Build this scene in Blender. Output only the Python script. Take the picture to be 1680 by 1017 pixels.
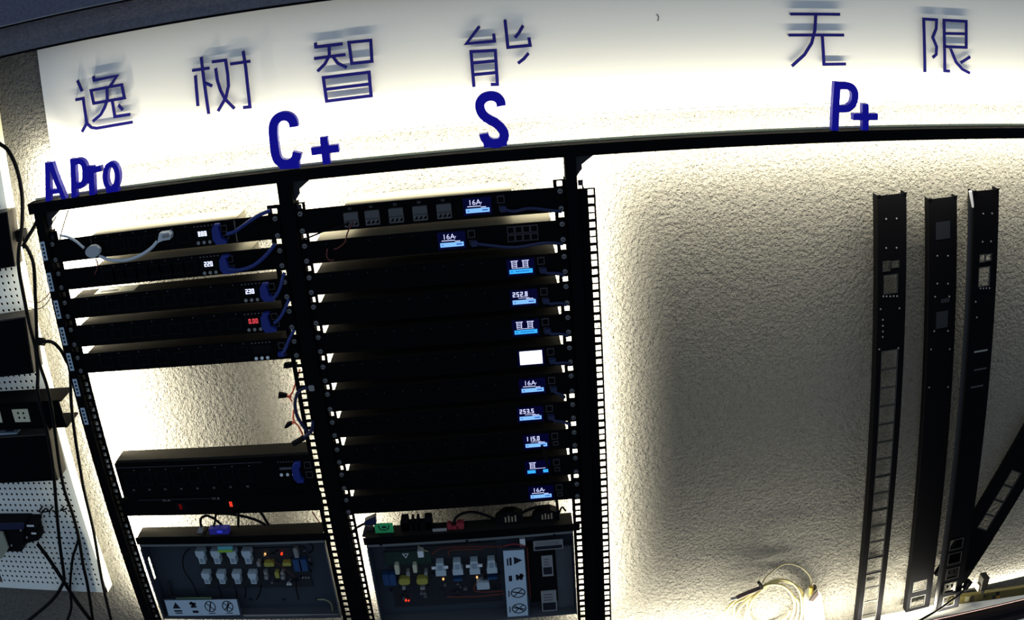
import bpy, math, random
import numpy as np
from mathutils import Vector, Matrix, Euler

random.seed(7)
for o in list(bpy.data.objects):
    bpy.data.objects.remove(o)
scene = bpy.context.scene
COL = scene.collection
ZO = 1900.0            # millimetres: height of the racks' first screw row above the room's floor
S = 0.001

# ---------------------------------------------------------------- camera (wide security-camera lens, barrel distortion)
CAM = np.array([363.16, -1627.08, 379.04])
YAW, PITCH, ROLL, FPX, KD = -0.0006, -0.3509, -0.0801, 1553.2961, -0.0556
_fw = np.array([-math.sin(YAW)*math.cos(PITCH), math.cos(YAW)*math.cos(PITCH), math.sin(PITCH)])
_rt = np.array([math.cos(YAW), math.sin(YAW), 0.0])
_up = np.cross(_rt, _fw)
RT = _rt*math.cos(ROLL) + _up*math.sin(ROLL)
UP = -_rt*math.sin(ROLL) + _up*math.cos(ROLL)
FW = _fw
RM = np.array([RT, UP, FW])
cam = bpy.data.cameras.new('security_camera')
cam.type = 'PANO'
cam.panorama_type = 'FISHEYE_LENS_POLYNOMIAL'
cam.sensor_fit = 'HORIZONTAL'
cam.sensor_width = 36.0
cam.sensor_height = 36.0*1017/1680
cam.fisheye_fov = math.radians(170)
_r = np.linspace(0, 1000, 200)
_t = _r/FPX
for _ in range(30):
    _t = _r/FPX - KD*_t**3
_mm = _r*36.0/1680
_A = np.stack([_mm, _mm**2, _mm**3, _mm**4], 1)
_c = np.linalg.lstsq(_A, _t, rcond=None)[0]
cam.fisheye_polynomial_k0 = 0.0
cam.fisheye_polynomial_k1 = -float(_c[0])
cam.fisheye_polynomial_k2 = -float(_c[1])
cam.fisheye_polynomial_k3 = -float(_c[2])
cam.fisheye_polynomial_k4 = -float(_c[3])
cam.clip_start = 0.01
camo = bpy.data.objects.new('security_camera', cam)
camo.matrix_world = Matrix(((RT[0], UP[0], -FW[0], CAM[0]*S), (RT[1], UP[1], -FW[1], CAM[1]*S),
                            (RT[2], UP[2], -FW[2], (CAM[2]+ZO)*S), (0, 0, 0, 1)))
COL.objects.link(camo)
scene.camera = camo

def at(x, y, Y):
    """the place on the upright plane at depth Y (mm) that a sight line of the camera meets"""
    dx, dy = x-840.0, -(y-508.5)
    r = math.hypot(dx, dy) or 1e-6
    th = r/FPX
    for _ in range(12):
        th = r/FPX - KD*th**3
    d = (math.sin(th)*dx/r)*RT + (math.sin(th)*dy/r)*UP + math.cos(th)*FW
    t = (Y-CAM[1])/d[1]
    p = CAM + t*d
    return np.array([p[0], Y, p[2]])

# ---------------------------------------------------------------- light
scene.view_settings.view_transform = 'Standard'
scene.view_settings.look = 'None'
scene.view_settings.exposure = 0.0
scene.view_settings.gamma = 1.0
scene.view_settings.use_curve_mapping = False
world = bpy.data.worlds.new('dim_room')
scene.world = world
world.use_nodes = True
wb = world.node_tree.nodes['Background']
wb.inputs[0].default_value = (0.72, 0.92, 1.18, 1)
wb.inputs[1].default_value = 0.42

LED_COL = (1.0, 0.93, 0.70)
def led(name, loc, direction, length, width, power, along, color=LED_COL, spread=180):
    l = bpy.data.lights.new(name, 'AREA')
    l.shape = 'RECTANGLE'
    l.size = length*S
    l.size_y = width*S
    l.energy = power
    l.color = color
    l.spread = math.radians(spread)
    o = bpy.data.objects.new(name, l)
    z = -Vector(direction).normalized()
    x = Vector(along).normalized()
    y = z.cross(x).normalized()
    x = y.cross(z).normalized()
    m = Matrix((x, y, z)).transposed().to_4x4()
    m.translation = Vector((loc[0]*S, loc[1]*S, (loc[2]+ZO)*S))
    o.matrix_world = m
    COL.objects.link(o)
    return o
DW = 120.0           # distance of the wall behind the front of the racks
led('beam_up_led', (800, 30, 73), (0, 1.0, 0.45), 2660, 8, 6.0, (1, 0, 0), spread=165)
led('beam_down_led', (800, 26, 68), (0, 1.0, -0.5), 2660, 8, 24.0, (1, 0, 0), spread=160)
led('left_post_led', (-526, 30, -450), (0.55, 1, 0), 960, 8, 20.0, (0, 0, 1), spread=160)
led('left_post_outer_led', (-534, 60, -380), (-0.35, 1, 0), 1060, 8, 13.0, (0, 0, 1), spread=140)
led('middle_post_led', (-12, 30, -450), (0.0, 1, 0), 960, 8, 10.0, (0, 0, 1), spread=145)
led('right_post_led', (490, 30, -480), (0.12, 1, 0), 1060, 8, 12.0, (0, 0, 1), spread=120)
led('base_led', (960, 26, -1128), (0, 1.0, 0.6), 940, 8, 8.5, (1, 0, 0), spread=150)
led('base_rear_led', (1770, 110, -1138), (0, 0.25, 1.0), 640, 8, 2.6, (1, 0, 0), spread=170)
led('ledge_led', (1280, 4, -1122), (0, 0.55, -1.0), 1560, 8, 5.0, (1, 0, 0), spread=110)

# ---------------------------------------------------------------- materials
MATS = {}
def mat(name, col, rough=0.6, spec=0.2, metal=0.0, emit=None, estr=0.0, bump=None, mottle=None):
    if name in MATS:
        return MATS[name]
    m = bpy.data.materials.new(name)
    m.use_nodes = True
    nt = m.node_tree
    b = nt.nodes['Principled BSDF']
    b.inputs['Base Color'].default_value = (*col, 1)
    b.inputs['Roughness'].default_value = rough
    b.inputs['Specular IOR Level'].default_value = spec
    b.inputs['Metallic'].default_value = metal
    if emit:
        b.inputs['Emission Color'].default_value = (*emit, 1)
        b.inputs['Emission Strength'].default_value = estr
    if bump or mottle:
        tc = nt.nodes.new('ShaderNodeTexCoord')
    if mottle:
        n = nt.nodes.new('ShaderNodeTexNoise')
        n.inputs['Scale'].default_value = mottle[0]
        n.inputs['Detail'].default_value = 4
        nt.links.new(tc.outputs['Object'], n.inputs['Vector'])
        mx = nt.nodes.new('ShaderNodeMix')
        mx.data_type = 'RGBA'
        k = mottle[1]
        mx.inputs[6].default_value = (*[c*(1-k) for c in col], 1)
        mx.inputs[7].default_value = (*[min(1, c*(1+k)) for c in col], 1)
        nt.links.new(n.outputs['Fac'], mx.inputs[0])
        nt.links.new(mx.outputs[2], b.inputs['Base Color'])
    if bump:
        h = None
        for sc, st, det in bump:
            n = nt.nodes.new('ShaderNodeTexNoise')
            n.inputs['Scale'].default_value = sc
            n.inputs['Detail'].default_value = det
            n.inputs['Roughness'].default_value = 0.55
            nt.links.new(tc.outputs['Object'], n.inputs['Vector'])
            bp = nt.nodes.new('ShaderNodeBump')
            bp.inputs['Strength'].default_value = 1.0
            bp.inputs['Distance'].default_value = st
            nt.links.new(n.outputs['Fac'], bp.inputs['Height'])
            if h:
                nt.links.new(h.outputs['Normal'], bp.inputs['Normal'])
            h = bp
        nt.links.new(h.outputs['Normal'], b.inputs['Normal'])
    MATS[name] = m
    return m

BLACK = mat('black_powder_coat', (0.003, 0.003, 0.004), 0.7, 0.015)
BLACK2 = mat('black_plastic', (0.005, 0.005, 0.006), 0.6, 0.03)
TOPBLACK = mat('dark_steel_case', (0.014, 0.0125, 0.011), 0.75, 0.05)
STEEL = mat('bare_steel_case', (0.12, 0.113, 0.092), 0.7, 0.1)
SCREW = mat('screw_steel', (0.13, 0.13, 0.14), 0.35, 0.4, 0.3)
HOLEM = mat('hole_edge', (0.05, 0.05, 0.05), 0.6, 0.2)
WALLM = mat('textured_plaster', (0.145, 0.140, 0.131), 0.85, 0.12, bump=[(150, 0.013, 2), (420, 0.0028, 2)], mottle=(60, 0.12))
SOFF = mat('grey_blue_soffit', (0.135, 0.130, 0.155), 0.9, 0.05, bump=[(300, 0.002, 2)], mottle=(160, 0.45))
PANELM = mat('glossy_white_board', (0.72, 0.71, 0.69), 0.35, 0.25)
BLUE = mat('blue_letter_plastic', (0.010, 0.006, 0.52), 0.5, 0.15)
NAVY = mat('navy_acrylic', (0.006, 0.005, 0.13), 0.4, 0.2)
CREAM = mat('halo_cream', (0.75, 0.72, 0.45), 0.5, 0.3)
PEG = mat('pale_pegboard', (0.66, 0.70, 0.69), 0.6, 0.2)
DESKM = mat('white_desk', (0.85, 0.84, 0.82), 0.5, 0.3)
FLOORM = mat('dark_floor', (0.06, 0.06, 0.06), 0.8, 0.1)
GREY = mat('grey_plastic', (0.20, 0.20, 0.20), 0.5, 0.2)
LGREY = mat('light_grey_cord', (0.42, 0.46, 0.50), 0.5, 0.3)
CORD = mat('black_rubber_cord', (0.003, 0.003, 0.004), 0.55, 0.08)
BCORD = mat('blue_network_cord', (0.015, 0.030, 0.15), 0.5, 0.25)
DBCORD = mat('dark_blue_cord', (0.010, 0.016, 0.058), 0.5, 0.25)
BHOOD = mat('blue_plug_hood', (0.010, 0.022, 0.17), 0.5, 0.2)
SOCK = mat('socket_rim', (0.035, 0.035, 0.042), 0.5, 0.2)
WHITE = mat('white_plastic', (0.62, 0.66, 0.70), 0.5, 0.3)
STICK = mat('pale_sticker', (0.36, 0.46, 0.56), 0.6, 0.2)
INK = mat('dark_ink', (0.012, 0.012, 0.02), 0.7, 0.1)
PRINT = mat('grey_print', (0.10, 0.10, 0.11), 0.7, 0.1)
PAPER = mat('paper_label', (0.40, 0.40, 0.34), 0.7, 0.1)
PAN = mat('slate_back_panel', (0.030, 0.037, 0.052), 0.55, 0.2)
PAN2 = mat('grey_inner_panel', (0.06, 0.065, 0.078), 0.55, 0.2)
PCB = mat('dark_circuit_board', (0.012, 0.015, 0.020), 0.5, 0.3, mottle=(300, 0.6))
GPCB = mat('green_circuit_board', (0.008, 0.028, 0.022), 0.5, 0.3, mottle=(300, 0.5))
RELAY = mat('white_relay', (0.36, 0.44, 0.50), 0.5, 0.2)
RELAY2 = mat('relay_window', (0.20, 0.26, 0.32), 0.5, 0.2)
RELBLUE = mat('blue_relay', (0.015, 0.05, 0.14), 0.5, 0.3)
YELL = mat('yellow_component', (0.28, 0.265, 0.05), 0.5, 0.3)
GREEN = mat('green_tag', (0.04, 0.42, 0.14), 0.6, 0.2)
LGREEN = mat('green_terminal', (0.20, 0.42, 0.05), 0.6, 0.2)
TEAL = mat('teal_terminal', (0.10, 0.36, 0.42), 0.6, 0.2)
RED = mat('red_plastic', (0.22, 0.02, 0.03), 0.5, 0.3)
ORANGE = mat('orange_wire', (0.85, 0.13, 0.06), 0.5, 0.3)
DRED = mat('dark_red_wire', (0.10, 0.02, 0.015), 0.5, 0.3)
COILM = mat('cream_cord', (0.34, 0.29, 0.13), 0.5, 0.3)
COIL2 = mat('brown_sleeve', (0.055, 0.035, 0.035), 0.6, 0.2)
GOLD = mat('gold_plug', (0.60, 0.42, 0.08), 0.35, 0.5, 0.5)
BEIGE = mat('beige_outlet', (0.48, 0.47, 0.34), 0.6, 0.2)
BASEM = mat('base_beam_paint', (0.010, 0.006, 0.007), 0.6, 0.1)
ADAPT = mat('dark_brown_adapter', (0.022, 0.020, 0.016), 0.5, 0.2)
GUSS = mat('dark_grey_gusset', (0.022, 0.022, 0.028), 0.6, 0.2)
SLATE = mat('slate_box', (0.022, 0.023, 0.028), 0.6, 0.2)
SCREEN = mat('lcd_glass', (0.0, 0.0, 0.004), 0.4, 0.1, emit=(0.0, 0.0, 0.03), estr=0.6)
E_BAR = mat('lcd_blue_bar', (0, 0, 0), 0.5, 0, emit=(0.04, 0.42, 1.0), estr=1.1)
E_BAR2 = mat('lcd_pale_bar', (0, 0, 0), 0.5, 0, emit=(0.22, 0.5, 1.0), estr=1.1)
E_TXT = mat('lcd_white_text', (0, 0, 0), 0.5, 0, emit=(0.62, 0.66, 1.0), estr=1.2)
E_WHT = mat('lcd_white_field', (0, 0, 0), 0.5, 0, emit=(0.95, 0.95, 1.0), estr=1.6)
E_LED = mat('segment_white', (0, 0, 0), 0.5, 0, emit=(0.62, 0.68, 1.0), estr=2.0)
E_RED = mat('segment_red', (0, 0, 0), 0.5, 0, emit=(1.0, 0.08, 0.10), estr=0.8)
E_RED2 = mat('indicator_red', (0, 0, 0), 0.5, 0, emit=(1.0, 0.05, 0.02), estr=1.3)
E_DRED = mat('segment_dim_red', (0, 0, 0), 0.5, 0, emit=(1.0, 0.02, 0.02), estr=0.10)
E_AMB = mat('indicator_amber', (0, 0, 0), 0.5, 0, emit=(1.0, 0.55, 0.2), estr=1.2)
E_BLU = mat('indicator_blue', (0, 0, 0), 0.5, 0, emit=(0.04, 0.06, 0.75), estr=0.7)

# ---------------------------------------------------------------- mesh helpers (all in millimetres)
class MB:
    def __init__(self):
        self.v = []
        self.f = []
    def add(self, vs, fs):
        n = len(self.v)
        self.v += [tuple(map(float, p)) for p in vs]
        self.f += [tuple(i+n for i in f) for f in fs]
        return self
    def box(self, x0, x1, y0, y1, z0, z1, c=0.0):
        if c > 0:
            c = min(c, (x1-x0)/2.01, (z1-z0)/2.01)
            pts = [(x0+c, z0), (x1-c, z0), (x1, z0+c), (x1, z1-c), (x1-c, z1), (x0+c, z1), (x0, z1-c), (x0, z0+c)]
            return self.prism(pts, y0, y1)
        vs = [(x, y, z) for x in (x0, x1) for y in (y0, y1) for z in (z0, z1)]
        return self.add(vs, [(0, 1, 3, 2), (4, 6, 7, 5), (0, 4, 5, 1), (2, 3, 7, 6), (0, 2, 6, 4), (1, 5, 7, 3)])
    def prism(self, pts, y0, y1):
        """polygon in x,z (counter-clockwise seen from the front) extruded in depth"""
        n = len(pts)
        vs = [(p[0], y0, p[1]) for p in pts] + [(p[0], y1, p[1]) for p in pts]
        fs = [tuple(range(n)), tuple(range(2*n-1, n-1, -1))]
        fs += [(i, i+n, (i+1) % n+n, (i+1) % n) for i in range(n)]
        return self.add(vs, fs)
    def ribbon(self, pts, w, y0, y1, closed=False):
        """a stroke of width w along a polyline in x,z"""
        P = [np.array(p, float) for p in pts]
        if closed and np.allclose(P[0], P[-1]):
            P = P[:-1]
        n = len(P)
        L, R = [], []
        for i in range(n):
            a = P[i]-P[i-1] if (i > 0 or closed) else P[1]-P[0]
            b = P[(i+1) % n]-P[i] if (i < n-1 or closed) else P[-1]-P[-2]
            a = a/(np.linalg.norm(a) or 1)
            b = b/(np.linalg.norm(b) or 1)
            na, nb = np.array([-a[1], a[0]]), np.array([-b[1], b[0]])
            m = na+nb
            q = np.linalg.norm(m)
            if q < 1e-3:
                m, k = na, 1.0
            else:
                m = m/q
                k = min(1.0/max(0.35, float(m@na)), 2.0)
            L.append(P[i]+m*w/2*k)
            R.append(P[i]-m*w/2*k)
        vs = []
        for l, r in zip(L, R):
            vs += [(l[0], y0, l[1]), (r[0], y0, r[1]), (r[0], y1, r[1]), (l[0], y1, l[1])]
        fs = []
        for i in range(n if closed else n-1):
            j = (i+1) % n
            for k in range(4):
                fs.append((4*i+k, 4*i+(k+1) % 4, 4*j+(k+1) % 4, 4*j+k))
        if not closed:
            fs += [(0, 3, 2, 1), (4*n-4, 4*n-3, 4*n-2, 4*n-1)]
        return self.add(vs, fs)
    def cyl(self, p0, p1, r, n=12, r1=None):
        p0, p1 = np.array(p0, float), np.array(p1, float)
        d = p1-p0
        d = d/np.linalg.norm(d)
        a = np.cross(d, (0, 0, 1) if abs(d[2]) < .9 else (1, 0, 0))
        a /= np.linalg.norm(a)
        b = np.cross(d, a)
        r1 = r if r1 is None else r1
        vs = []
        for p, q in ((p0, r), (p1, r1)):
            vs += [p+q*(math.cos(2*math.pi*i/n)*a+math.sin(2*math.pi*i/n)*b) for i in range(n)]
        fs = [tuple(range(n-1, -1, -1)), tuple(range(n, 2*n))]
        fs += [(i, (i+1) % n, (i+1) % n+n, i+n) for i in range(n)]
        return self.add(vs, fs)
    def tube(self, pts, r, n=8, sub=5):
        P = [np.array(p, float) for p in pts]
        if len(P) > 2 and sub > 1:
            Q = [2*P[0]-P[1]]+P+[2*P[-1]-P[-2]]
            out = []
            for i in range(1, len(Q)-2):
                for s in range(sub):
                    t = s/sub
                    out.append(0.5*((2*Q[i])+(Q[i+1]-Q[i-1])*t+(2*Q[i-1]-5*Q[i]+4*Q[i+1]-Q[i+2])*t*t+(3*Q[i]-Q[i-1]-3*Q[i+1]+Q[i+2])*t**3))
            out.append(P[-1])
            P = out
        vs = []
        a = None
        m = len(P)
        for i, p in enumerate(P):
            d = P[min(i+1, m-1)]-P[max(i-1, 0)]
            d = d/(np.linalg.norm(d) or 1)
            if a is None:
                a = np.cross(d, (0, 1, 0))
                if np.linalg.norm(a) < .1:
                    a = np.cross(d, (1, 0, 0))
            a = a-d*(a@d)
            a /= (np.linalg.norm(a) or 1)
            b = np.cross(d, a)
            rr = r(i/(m-1)) if callable(r) else r
            vs += [p+rr*(math.cos(2*math.pi*k/n)*a+math.sin(2*math.pi*k/n)*b) for k in range(n)]
        fs = [tuple(range(n-1, -1, -1)), tuple(range((m-1)*n, m*n))]
        for i in range(m-1):
            fs += [(i*n+k, i*n+(k+1) % n, (i+1)*n+(k+1) % n, (i+1)*n+k) for k in range(n)]
        return self.add(vs, fs)
    def plate(self, x0, x1, z0, z1, y0, y1, holes):
        """a plate with rectangular holes through it"""
        xs = sorted({x0, x1, *[h[0] for h in holes], *[h[1] for h in holes]})
        zs = sorted({z0, z1, *[h[2] for h in holes], *[h[3] for h in holes]})
        xs = [x for x in xs if x0 <= x <= x1]
        zs = [z for z in zs if z0 <= z <= z1]
        nx, nz = len(xs)-1, len(zs)-1
        solid = [[True]*nz for _ in range(nx)]
        for i in range(nx):
            for j in range(nz):
                cx, cz = (xs[i]+xs[i+1])/2, (zs[j]+zs[j+1])/2
                for h in holes:
                    if h[0] < cx < h[1] and h[2] < cz < h[3]:
                        solid[i][j] = False
                        break
        g = {}
        vs, fs = [], []
        def V(i, j, k):
            if (i, j, k) not in g:
                g[(i, j, k)] = len(vs)
                vs.append((xs[i], (y0, y1)[k], zs[j]))
            return g[(i, j, k)]
        for i in range(nx):
            for j in range(nz):
                if not solid[i][j]:
                    continue
                fs.append((V(i, j, 0), V(i+1, j, 0), V(i+1, j+1, 0), V(i, j+1, 0)))
                fs.append((V(i, j, 1), V(i, j+1, 1), V(i+1, j+1, 1), V(i+1, j, 1)))
                if i == 0 or not solid[i-1][j]: fs.append((V(i, j, 0), V(i, j+1, 0), V(i, j+1, 1), V(i, j, 1)))
                if i == nx-1 or not solid[i+1][j]: fs.append((V(i+1, j, 0), V(i+1, j, 1), V(i+1, j+1, 1), V(i+1, j+1, 0)))
                if j == 0 or not solid[i][j-1]: fs.append((V(i, j, 0), V(i, j, 1), V(i+1, j, 1), V(i+1, j, 0)))
                if j == nz-1 or not solid[i][j+1]: fs.append((V(i, j+1, 0), V(i+1, j+1, 0), V(i+1, j+1, 1), V(i, j+1, 1)))
        return self.add(vs, fs)
    def text(self, s, x, z, h, y0, y1, sx=1.0, align='LEFT'):
        cu = bpy.data.curves.new('tmp', 'FONT')
        cu.body = s
        cu.size = 1.0
        cu.align_x = align
        cu.resolution_u = 3
        ob = bpy.data.objects.new('tmp', cu)
        COL.objects.link(ob)
        dg = bpy.context.evaluated_depsgraph_get()
        me = bpy.data.meshes.new_from_object(ob.evaluated_get(dg))
        k = h/0.70
        vs = [(x+v.co.x*k*sx, y0, z+v.co.y*k) for v in me.vertices]
        fs = [tuple(p.vertices) for p in me.polygons]
        bpy.data.objects.remove(ob)
        bpy.data.meshes.remove(me)
        bpy.data.curves.remove(cu)
        return self.add(vs, fs)

ORG = {}             # world base of every object, in mm
def place(me_mb, name, m, parent=None, org=None, smooth=False):
    me = bpy.data.meshes.new(name)
    if parent is not None:
        o0 = np.array(ORG[parent.name])
    elif org is not None:
        o0 = np.array(org, float)
    else:
        a = np.array(me_mb.v)
        o0 = np.array([(a[:, 0].min()+a[:, 0].max())/2, (a[:, 1].min()+a[:, 1].max())/2, a[:, 2].min()])
    vs = [tuple((np.array(p)-o0)*S) for p in me_mb.v]
    me.from_pydata(vs, [], me_mb.f)
    me.materials.append(m)
    me.update()
    import bmesh
    bm = bmesh.new()
    bm.from_mesh(me)
    bmesh.ops.recalc_face_normals(bm, faces=bm.faces)
    bm.to_mesh(me)
    bm.free()
    if smooth:
        for p in me.polygons:
            p.use_smooth = len(p.vertices) == 4
    ob = bpy.data.objects.new(name, me)
    COL.objects.link(ob)
    ORG[ob.name] = tuple(o0)
    if parent is not None:
        ob.parent = parent
    else:
        ob.location = (o0[0]*S, o0[1]*S, (o0[2]+ZO)*S)
    return ob
def tag(o, label, cat, group=None):
    o['label'] = label
    o['category'] = cat
    if group:
        o['group'] = group
    return o
def thing(name, label, cat, org, group=None, rot=None):
    o = bpy.data.objects.new(name, None)
    o.empty_display_size = 0.02
    COL.objects.link(o)
    o.location = (org[0]*S, org[1]*S, (org[2]+ZO)*S)
    if rot is not None:
        o.rotation_euler = rot
        ORG[o.name] = (0.0, 0.0, 0.0)      # parts are then given in the thing's own space
    else:
        ORG[o.name] = tuple(map(float, org))
    return tag(o, label, cat, group)
def struct(mb, name, m):
    o = place(mb, name, m)
    o['kind'] = 'structure'
    return o
def bx(*a, **k):
    return MB().box(*a, **k)

# ================================================================ the setting
struct(bx(-2600, 3600, DW, DW+100, -1900, 900), 'wall_back', WALLM)
struct(bx(-2600, 3600, -3200, DW+100, -1950, -1900), 'floor', FLOORM)
# grey soffit that juts out over the sign board, in two steps
_z0 = 377.0
struct(bx(-2600, 3600, 62, DW, _z0, 440), 'trim_1', SOFF)
struct(bx(-2600, 3600, 20, DW, 435, 900), 'trim_2', mat('dark_blue_soffit', (0.095, 0.098, 0.135), 0.9, 0.05, bump=[(300, 0.002, 2)], mottle=(160, 0.45)))
struct(bx(-2600, 3600, 19, 60, 430.5, 433), 'step_gap_shade', BLACK)  # black strip put in for the dark gap under the upper step
struct(bx(-2600, 3600, 19.5, 60, 433, 435), 'trim_7', mat('pale_edge', (0.22, 0.22, 0.24), 0.8, 0.1))
struct(bx(-2600, 3600, 60, DW-8, _z0-4.5, _z0-0.5), 'soffit_shadow_strip', BLACK)  # black strip standing in for the shadow between soffit and board
# white ledge that the racks stand on
struct(bx(-700, 3600, -60, DW, -1210, -1170), 'trim_3', DESKM)
struct(bx(-700, 3600, -20, DW, -1900, -1210), 'trim_4', BASEM)

# ================================================================ sign board and its characters
brd = thing('sign_board', 'wide glossy white sign board on the wall under the grey soffit', 'sign board', (800, DW-3, 111))
place(bx(-538, 2600, DW-6, DW-0.5, 111, 375), 'board', PANELM, brd)
place(bx(-520, 2600, DW-7.5, DW-6, 115, 116), 'bottom_seam', PRINT, brd)
_p = at(912, 218, DW-7)
mk = MB()
for a in range(5):
    t = math.radians(20+a*35)
    mk.box(_p[0]+5*math.cos(t)-1, _p[0]+5*math.cos(t)+1, DW-7, DW-6, _p[2]+4*math.sin(t)-.8, _p[2]+4*math.sin(t)+.8)
mk.box(_p[0]-1.5, _p[0]+2, DW-7, DW-6, _p[2]-2, _p[2]+1)
place(mk, 'green_mark', mat('faded_green_ink', (0.05, 0.35, 0.15), 0.6, 0.1), brd)
_p = at(1079, 29, DW-7)
place(MB().ribbon([(_p[0]-2, _p[2]+6), (_p[0]+2, _p[2]+2), (_p[0]+1, _p[2]-5), (_p[0]-1, _p[2]-6)], 1.2, DW-7, DW-6), 'scuff', PRINT, brd)

CH = {
 'yi': ((7.825, 110, 100), [[(130,250),(190,390)], [(105,500),(205,480),(215,560),(250,800),(190,910)], [(250,800),(310,855),(380,865),(840,785)],
   [(335,195),(345,250),(640,190),(550,325)], [(305,380),(700,305),(735,475),(340,545),(305,380)], [(510,350),(515,500),(480,600),(430,690),(330,775)],
   [(580,515),(612,715),(810,685)], [(660,565),(715,630)]]),
 'shu': ((8.475, 305, 75), [[(210,160),(250,500),(315,950)], [(85,345),(325,310)], [(130,415),(165,840)], [(265,515),(365,560)],
   [(360,225),(550,200),(580,400),(590,560),(555,720),(445,910)], [(412,315),(435,480),(480,620),(540,740),(675,875)], [(615,255),(895,215)], [(795,75),(830,300),(890,850),(795,860)]]),
 'zhi': ((7.262, 500, 40), [[(125,220),(130,270),(450,232)], [(288,250),(292,370),(240,470),(150,560)], [(110,408),(485,360)], [(335,385),(390,460),(500,515)],
   [(525,215),(785,190),(800,440),(560,465),(525,215)], [(220,635),(765,570),(790,850),(260,915),(220,635)], [(245,775),(760,712)]]),
 'neng': ((7.264, 750, 20), [[(265,170),(110,375),(445,345),(435,255)], [(200,890),(165,470),(455,455),(480,860),(400,862)], [(190,605),(450,580)], [(200,745),(460,720)],
   [(570,90),(605,420),(870,395),(855,300)], [(785,160),(740,240),(690,305)], [(850,490),(795,555),(725,610)]]),
 'wu': ((8.475, 1280, 0), [[(145,195),(835,200)], [(120,488),(890,488)], [(498,200),(485,420),(440,600),(340,760),(165,920)], [(588,500),(610,895),(915,890)]]),
 'xian': ((7.825, 1500, 5), [[(140,885),(125,205),(290,215),(285,330),(240,440),(290,560),(285,660),(240,700)], [(460,875),(395,870),(385,220),(670,235),(670,570),(395,560)],
   [(390,390),(660,395)], [(470,590),(540,760),(620,850),(715,900)], [(720,690),(600,765)]]),
}
CHL = {
 'yi': 'thin navy character \u9038, leftmost on the white sign board, above the letters Pro',
 'shu': 'thin navy character \u6811 made of three upright parts, second from the left end of the board',
 'zhi': 'thin navy character \u667a with two stacked boxes, third along the board, right of \u6811',
 'neng': 'thin navy character \u80fd on the sign board directly above the big letter S',
 'wu': 'thin navy character \u65e0 with two long bars on the board above the letter P',
 'xian': 'thin navy character \u9650, rightmost on the sign board, to the right of \u65e0',
}
YC0, YC1 = DW-14, DW-11
for key, ((s, ox, oy), strokes) in CH.items():
    m = MB()
    for st in strokes:
        P = []
        for (u, v) in st:
            p = at(ox+u/s, oy+v/s, YC0)
            P.append((p[0], p[2]))
        closed = st[0] == st[-1]
        dy = 0.12*strokes.index(st)
        m.ribbon(P, 5.9, YC0-dy, YC1-dy, closed)
    a = np.array(m.v)
    o = place(m, 'sign_character', NAVY)
    tag(o, CHL[key], 'sign character', 'thin navy characters standing off the sign board')
    for st in strokes:
        p = at(ox+st[0][0]/s, oy+st[0][1]/s, YC0)
        place(MB().cyl((p[0], YC1, p[2]), (p[0], DW-6, p[2]), 1.0, 6), 'standoff_pin', NAVY, o)

# ================================================================ rack frame
PX = {'L': (-537.0, -517.0), 'C': (-34.0, -8.0), 'R': (476.0, 496.0)}
BZ0, BZ1 = 61.5, 82.5
fr = thing('rack_frame', 'long black steel rack frame with three posts and a top beam along the wall', 'rack frame', (500, 8, -1170))
place(bx(-548, 2300, -12, 18, BZ0, BZ1), 'top_beam', BLACK, fr)
place(bx(-545, 2300, 20, 22, BZ1-6, BZ1+3.5), 'halo_edge_strip', CREAM, fr)  # pale strip put in for the bright halo line above the beam
for k, (a, b) in PX.items():
    place(bx(a, b, -12, 18, -1170, BZ0), 'post', BLACK, fr)
place(bx(-548, 2300, -14, 12, -1170, -1121), 'base_beam', BASEM, fr)
place(bx(-548, 2300, -16, -14, -1150, -1138), 'base_beam_groove', BLACK2, fr)
HZ = lambda i: -(44.45*(i//3)+15.875*(i % 3))
def rail(name, hx, x0, x1, webx, ztop, zoff, kfrom, kto):
    holes = []
    for i in range(kfrom, kto):
        z = HZ(i)+zoff
        if z-6 < -1110: break
        holes.append((hx-4.9, hx+4.9, z-5.0, z+5.0))
    m = MB().plate(x0, x1, -1116, ztop, 0, 2, holes)
    m.box(webx, webx+2, 2.0, 26, -1116, ztop)
    return place(m, name, BLACK, fr)
lr = rail('mounting_rail', -512.6, -517, -499, -517, 20, -4, -1, 76)
nut0 = None  # L-shaped nut pieces added for the pale glints at the rail holes
for i in range(20, 72):
    if (i % 3 == 2 and i % 2) or -630 < HZ(i) < -560:
        continue
    z = HZ(i)-4
    if nut0 is None:
        nut0 = place(MB().prism([(-510.5, z-3.5), (-505, z-3.5), (-505, z+3.5), (-508, z+3.5), (-507.6, z-1), (-510.5, z-1)], -1.2, -0.1), 'cage_nut_glint', mat('nut_glint_steel', (0.42, 0.42, 0.40), 0.4, 0.4, 0.2), lr)
        nz = z
    else:
        nn = nut0.copy()
        COL.objects.link(nn)
        nn.location = (random.uniform(-.8, .8)*S, 0, (z-nz)*S)
rail('mounting_rail', -47.5, -61, -34, -36, 20, -4, -1, 76)
rail('mounting_rail', 0.0, -8, 10, -8, 20, 0, -1, 76)
rail('mounting_rail', 465.1, 454, 476, 474, 20, 0, -1, 76)
# rail of the open bay: web towards the room, holed flange on its right
holes = []
for i in range(-1, 72):
    z = HZ(i)-7.5-31.75+44.45-12.7
    if -1105 < z < -4:
        holes.append((519.7-5.2, 519.7+5.2, z-5.3, z+5.3))
m = MB().plate(509, 528, -1116, 0.0, 2, 4, holes)
m.box(496, 509, 1, 4, -1116, 0.0)
m.box(507, 509, 4, 30, -1116, 0.0)
place(m, 'mounting_rail', BLACK, fr)
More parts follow.
